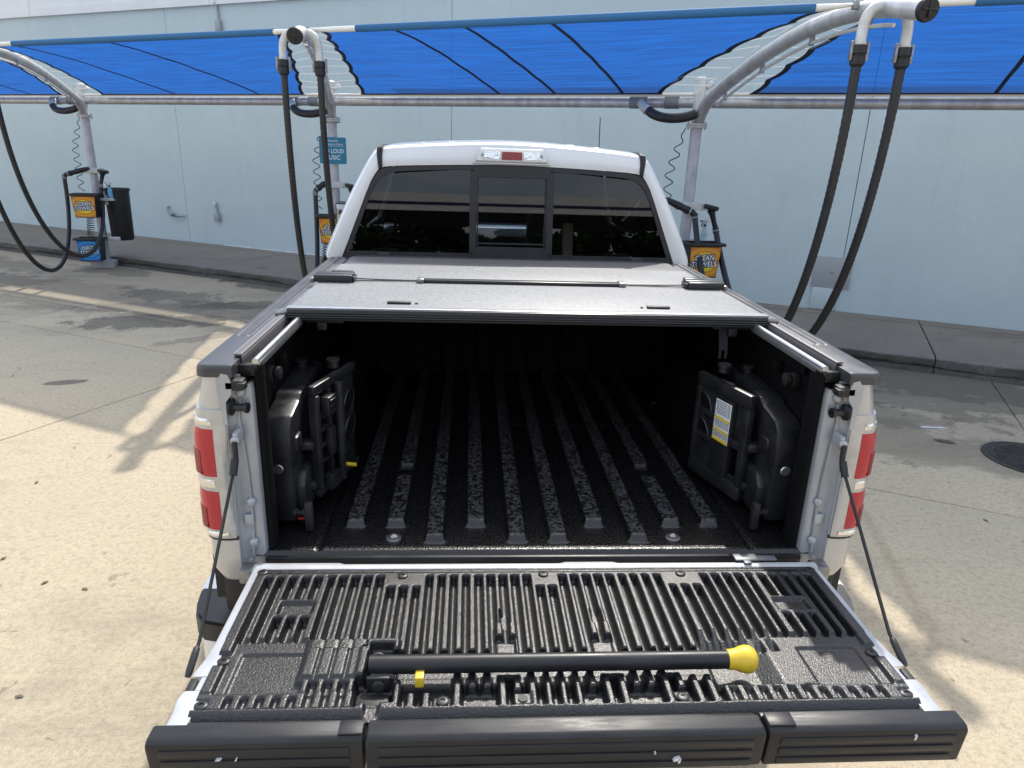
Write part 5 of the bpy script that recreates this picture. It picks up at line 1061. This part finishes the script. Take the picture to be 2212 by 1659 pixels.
for sg in (1,-1):
    q = MB(); q.tube([(.768,.560,1.418),(.792,.556,1.416),(.800,.562,1.414)], .011, 10); TB(mir(q,sg),'rail_end_cap',STEEL)
    q = MB(); q.rbox((.640,1.005,1.4312),(.782,1.042,1.4585),.004); q.rbox((.640,1.050,1.4312),(.782,1.088,1.4585),.004); q.rbox((.650,1.10,1.4312),(.735,1.125,1.4585),.004); q.rbox((.632,1.012,1.433),(.6395,1.078,1.452),.002); TB(mir(q,sg),'hinge_clamp',ALUB)
    q = MB(); q.rbox((.783,1.02,1.425),(.80,1.07,1.445),.004); TB(mir(q,sg),'clamp_bolt',STEEL)
    # side rails over the open end of the bed
    q = MB(); q.rbox((.772,.105,1.4065),(.792,1.70,1.4125),.002); q.rbox((.771,.106,1.372),(.775,1.70,1.4064),.001); q.rbox((.738,.108,1.372),(.7705,1.69,1.378),.002)
    TB(mir(q,sg),'side_rail',COVERD)
    q = MB(); q.tube([(.7345,.085,1.3985),(.7345,.56,1.3985)], .0085, 10); q.rbox((.726,.09,1.378),(.730,.56,1.396),.001); TB(mir(q,sg),'seal_tube',ALU)
    q = MB(); q.rbox((.7925,.12,1.4065),(.797,1.5,1.409),.001); TB(mir(q,sg),'rail_lip',ALU)
    q = MB(); q.rbox((.728,.080,1.362),(.776,.104,1.392),.004); q.lathe((.742,.08,1.377),(0,-1,0),[(.008,0),(.008,.004)],10); TB(mir(q,sg),'rail_end',BLKP)
    q = MB(); q.tube([(.636,1.03,1.436),(.52,1.045,1.434),(.388,1.052,1.434)], .0022, 6); q.tube([(.636,1.07,1.436),(.52,1.068,1.434),(.388,1.064,1.434)], .0022, 6); TB(mir(q,sg),'bungee_cord',RUBBER)
    q = MB(); q.rbox((.374,1.024,1.431),(.402,1.074,1.4475),.003); TB(mir(q,sg),'strap_buckle',STEEL)
    q = MB(); q.rbox((.392,.642,1.4308),(.470,.662,1.4385),.003); TB(mir(q,sg),'pull_handle',RUBBER)
    q = MB(); q.lathe((.375,.652,1.4306),(0,0,1),[(.005,0),(.005,.004)],8); TB(mir(q,sg),'rivet',RUBBER)
    q = MB(); q.rbox((.60,.575,1.380),(.72,.60,1.3995),.003); q.rbox((.655,.58,1.355),(.685,.60,1.381),.003); TB(mir(q,sg),'latch_block',BLKP)
q = MB(); q.slab([[(.668,.705,1.352),(.700,.705,1.352)],[(.671,.70,1.315),(.702,.70,1.315)],[(.676,.70,1.275),(.706,.70,1.275)]],(0,.003,0)); q.rbox((.676,.695,1.245),(.684,.705,1.275),.002); q.rbox((.697,.695,1.245),(.705,.705,1.275),.002); TB(q,'hanging_strap',mat('strap_webbing',(0.06,0.065,0.08),.8))
q = MB(); q.rbox((-.378,1.030,1.4308),(.378,1.066,1.4440),.004); TB(q,'fold_strap',ALUB)
# ================================================================== FOLDED BED EXTENDER HALVES
def bev_prism(poly, x0, x1, r):
    bm = bmesh.new(); a = [bm.verts.new((x0,y,z)) for y,z in poly]; b = [bm.verts.new((x1,y,z)) for y,z in poly]; n = len(poly)
    bm.faces.new(a); bm.faces.new(b[::-1])
    for i in range(n): bm.faces.new((a[i],b[i],b[(i+1)%n],a[(i+1)%n]))
    bmesh.ops.recalc_face_normals(bm, faces=bm.faces[:]); bmesh.ops.bevel(bm, geom=bm.edges[:], offset=r, segments=2, profile=0.5, affect='EDGES', clamp_overlap=True)
    bm.verts.index_update(); q = MB(); q.add([v.co for v in bm.verts], [[v.index for v in f.verts] for f in bm.faces]); bm.free(); return q
def extender(sg, label):
    t = thing('bed_extender', label, 'bed extender', (sg*.70,.4,.866), 0, 'folded bed extender halves')
    T_ = lambda q, nm, m, par=None, smooth=38: mir(q,sg).build(nm, m, par or t, smooth=smooth)
    # outer shell with moulded shoulders
    q = bev_prism([(.205,.878),(.205,1.120),(.214,1.165),(.240,1.192),(.34,1.206),(.36,1.222),(.66,1.232),(.66,1.196),(.44,1.176),(.43,.878)], .694, .772, .010); sh_ = T_(q,'outer_shell',BOXP)
    q = bev_prism([(.225,.885),(.225,.985),(.255,1.015),(.375,1.020),(.375,.885)], .668, .700, .009); T_(q,'wheel_pod',BOXP)
    q = MB(); q.rbox((.685,.25,1.075),(.712,.31,1.125),.010,2); T_(q,'shell_boss',BOXP)
    q = MB(); q.lathe((.735,.2055,1.045),(0,-1,0),[(.016,0),(.013,.003),(.004,.003)],14); T_(q,'latch_screw',STEEL if sg < 0 else ALU)
    for x, y, z in ((.748,.60,1.228),(.625,.50,1.262)):
        q = MB(); q.lathe((x,y,z-.004),(0,0,1),[(.017,0),(.017,.018),(.021,.020),(.021,.028),(.0,.029)],18); T_(q,'rubber_stop',BLKP)
    q = MB(); q.rbox((.640,.168,.8685),(.662,.190,.955),.003); T_(q,'floor_stop',BOXP)
    q = MB(); q.lathe((.702,.21,.905),(-1,0,0),[(.014,0),(.014,.012),(.009,.014),(.009,.024),(.0125,.026),(.0125,.036),(.004,.038)],14); T_(q,'release_knob',RUBBER if sg > 0 else BLKP)
    if sg < 0:
        q = MB(); q.rbox((.664,.203,.892),(.676,.214,.898),.001); q.rbox((.664,.203,.902),(.676,.214,.908),.001); T_(q,'red_tab',REDP)
        q = MB(); q.rbox((.664,.2025,.886),(.690,.2145,.893),.001); T_(q,'red_tab',REDP)
    # inner panel standing at a slant
    p0, p1 = Vector((.657,.315,0)), Vector((.578,.575,0)); d = (p1-p0); L_ = d.length; d.normalize(); n_ = Vector((-d.y, d.x, 0))   # n_ points to the bed centre
    if n_.x > 0: n_ = -n_
    def pp(a, h, e=0): return p0+d*a+n_*e+Vector((0,0,h))
    def ob(q, a0, a1, h0, h1, e0, e1, r=.004): q.obox(pp((a0+a1)/2,(h0+h1)/2,(e0+e1)/2), d*(a1-a0)/2, n_*(e1-e0)/2, Vector((0,0,(h1-h0)/2)), r); return q
    q = MB()
    if sg > 0:
        ob(q,0,L_,.885,.935,-.012,.012,.006); ob(q,0,L_,1.195,1.240,-.012,.012,.006); ob(q,0,.028,.935,1.195,-.012,.012,.004); ob(q,.075,.165,.935,1.195,-.012,.012,.004); ob(q,L_-.022,L_,.935,1.195,-.012,.012,.004)
        ob(q,.028,.075,1.05,1.075,-.012,.012,.003); ob(q,.165,L_-.022,1.105,1.125,-.012,.012,.003); ob(q,.165,L_-.022,1.02,1.04,-.012,.012,.003); ob(q,.028,.075,.935,.95,-.012,.0,.002)
        ob(q,.028,.075,1.05,1.195,-.012,-.006,.002)
    else:
        ob(q,0,L_,.900,.925,-.012,.012,.004); ob(q,0,L_,1.225,1.255,-.012,.012,.006); ob(q,0,.020,.925,1.225,-.012,.018,.004); ob(q,.085,.10,.925,1.225,-.012,.012,.003); ob(q,.17,L_,.925,1.225,-.012,.0,.004)
        for h in (1.00,1.05,1.10,1.14): ob(q,.02,.17,h,h+.012,-.012,.010,.002)
    ob(q,.165,L_-.01,.93,1.23,-.010,.004,.003)
    pn = T_(q,'inner_panel',BOXP)
    for h in (1.045,1.135):          # oval hand holes rims
        q = MB(); P_ = []
        for a in range(25):
            th = a/24*2*math.pi; P_.append(pp(.222+.036*math.cos(th), h+.038*math.sin(th)+.016*math.cos(th), .006))
        q.tube(P_, .0035, 6); T_(q,'hand_hole_rim',BOXP,pn)
        q = MB(); q.add(P_[:-1], [tuple(range(24))]); q.add([p+n_*-.004 for p in P_[:-1]], [tuple(range(23,-1,-1))]); T_(q,'hand_hole_shade',BEDW,pn)  # dark disc painted for the shade inside the hole, nothing is cut
    if sg < 0:
        q = MB(); q.tube([pp(.12,.915,.026),pp(.12,1.235,.026)], .0135, 12); q.tube([pp(.12,1.00,.026),pp(.12,1.19,.026)], .016, 12); T_(q,'pivot_tube',BOXP,pn)
        for h0, h1 in ((1.155,1.215),(.915,.965)):
            q = MB(); ob(q,.03,.085,h0,h1,.012,.040,.004)
            for k in range(3): ob(q,.035,.08,h0+.008+k*.017,h0+.018+k*.017,.040,.0445,.002)
            T_(q,'hinge_block',BOXP,pn)
        q = MB(); q.tube([pp(.135,.955,.02),pp(.135,.958,.065)], .0065, 10); T_(q,'yellow_pin',YEL,pn)
        q = MB(); ob(q,.055,.085,1.02,1.11,.010,.03,.003); T_(q,'latch_plate',BOXP,pn)
    else:
        q = MB(); ob(q,.079,.158,1.045,1.182,.0121,.0132,.0004); stk = T_(q,'warning_sticker',WHITESTK,pn)
        q = MB()
        for h0, h1 in ((1.045,1.055),(1.078,1.086),(1.118,1.127)): ob(q,.0795,.1575,h0,h1,.0133,.0137,0)
        T_(q,'yellow_band',YELS,pn)
        q = MB(); rr_ = random.Random(2)
        for h in [1.176,1.171,1.166,1.161,1.156,1.151,1.146,1.141,1.136,1.1135,1.1085,1.1035,1.0985,1.0935,1.074,1.069,1.064,1.059]:
            a0 = .083; 
            while a0 < .150:
                a1 = min(.154, a0+rr_.uniform(.006,.018)); ob(q,a0,a1,h,h+.0022,.0133,.0136,0); a0 = a1+.003
        T_(q,'sticker_text',INKM,pn)
        q = MB(); ob(q,.1,.16,1.2402,1.2445,-.009,.009,.001); T_(q,'label_rib',BOXP,pn)
    # arm joining the panel to the shell
    for h in (.93,1.06): T_(MB().rbox((.655,.30,h),(.715,.345,h+.025),.005),'link_arm',BOXP)
    return t
extender(-1,'black folded bed extender half with pivot tube and yellow pin against the bed wall')
extender(1,'black folded bed extender half carrying a white and yellow warning sticker')
# ================================================================== BEHIND THE PHOTOGRAPHER (seen in the rear glass)
t = thing('forecourt_canopy', 'long flat white canopy with a dark blue stripe across the yard', 'canopy', (2,-24,0))
q = MB(); q.box((-24,-30,3.95),(30,-20,4.05)); q.build('soffit', INTER, t)
q = MB(); q.box((-24,-20,4.02),(30,-19.9,4.34)); q.build('fascia', TRIM, t)
q = MB(); q.box((-24,-20,4.345),(30,-19.88,4.50)); q.build('blue_stripe', mat('stripe_blue',(0.015,0.03,0.09),.5), t)
q = MB(); q.box((-24,-30,4.505),(30,-19.9,4.95)); q.build('fascia', TRIM, t)
for x in (-20,-8,4,16,28):
    q = MB(); q.rbox((x-.2,-25.2,0),(x+.2,-24.8,3.95),.02); q.build('column', TRIM, t)
LEAF = mat('tree_leaf', (0.018, 0.034, 0.012), 0.8, spec=0.1, col2=(0.03, 0.05, 0.018), nscale=1.2); BARK = mat('bark', (0.08, 0.06, 0.045), 0.9)
def tree(x, y, h, r, label, seed):
    rn = random.Random(seed); t = thing('tree', label, 'tree', (x,y,0), 0, 'trees beyond the yard')
    q = MB(); q.tube([(0,0,0),(.1,0,h*.3),(0,.1,h*.55),(0,0,h*.8)], [.22,.18,.12,.04], 8)
    for k in range(6):
        a = k*1.05; q.tube([(0,0,h*(.35+.06*k)),(math.cos(a)*r*.4,math.sin(a)*r*.4,h*(.5+.06*k)),(math.cos(a)*r*.75,math.sin(a)*r*.75,h*(.55+.06*k))],[.08,.05,.02],6)
    q.build('trunk', BARK, t, world=False)
    q = MB(); cl = [(rn.uniform(-.7,.7)*r, rn.uniform(-.7,.7)*r, h*rn.uniform(.12,.9), rn.uniform(.3,.5)*r) for _ in range(16)]
    for i in range(4200):
        c_ = cl[rn.randrange(16)]; v = Vector((rn.gauss(0,1),rn.gauss(0,1),rn.gauss(0,1))).normalized()*c_[3]*rn.uniform(.6,1.05); p = Vector(c_[:3])+v
        a = Vector((rn.gauss(0,1),rn.gauss(0,1),rn.gauss(0,1))).normalized()*.27; b = a.cross(Vector((rn.gauss(0,1),rn.gauss(0,1),rn.gauss(0,1)))).normalized()*.17
        q.add([p-a,p+b,p+a,p-b],[(0,1,2,3)])
    me = bpy.data.meshes.new('crown'); me.from_pydata(q.v,[],q.f); me.materials.append(LEAF); o = bpy.data.objects.new('crown',me); C.objects.link(o); o.parent = t
for i, (x, y, h, r) in enumerate([(-24+3.1*i,-44-2.2*((i*7)%3),4.6+.5*((i*5)%4),2.7+.2*((i*3)%3)) for i in range(17)]):
    tree(x,y,h,r,'leafy green tree standing beyond the white canopy across the yard',40+i)
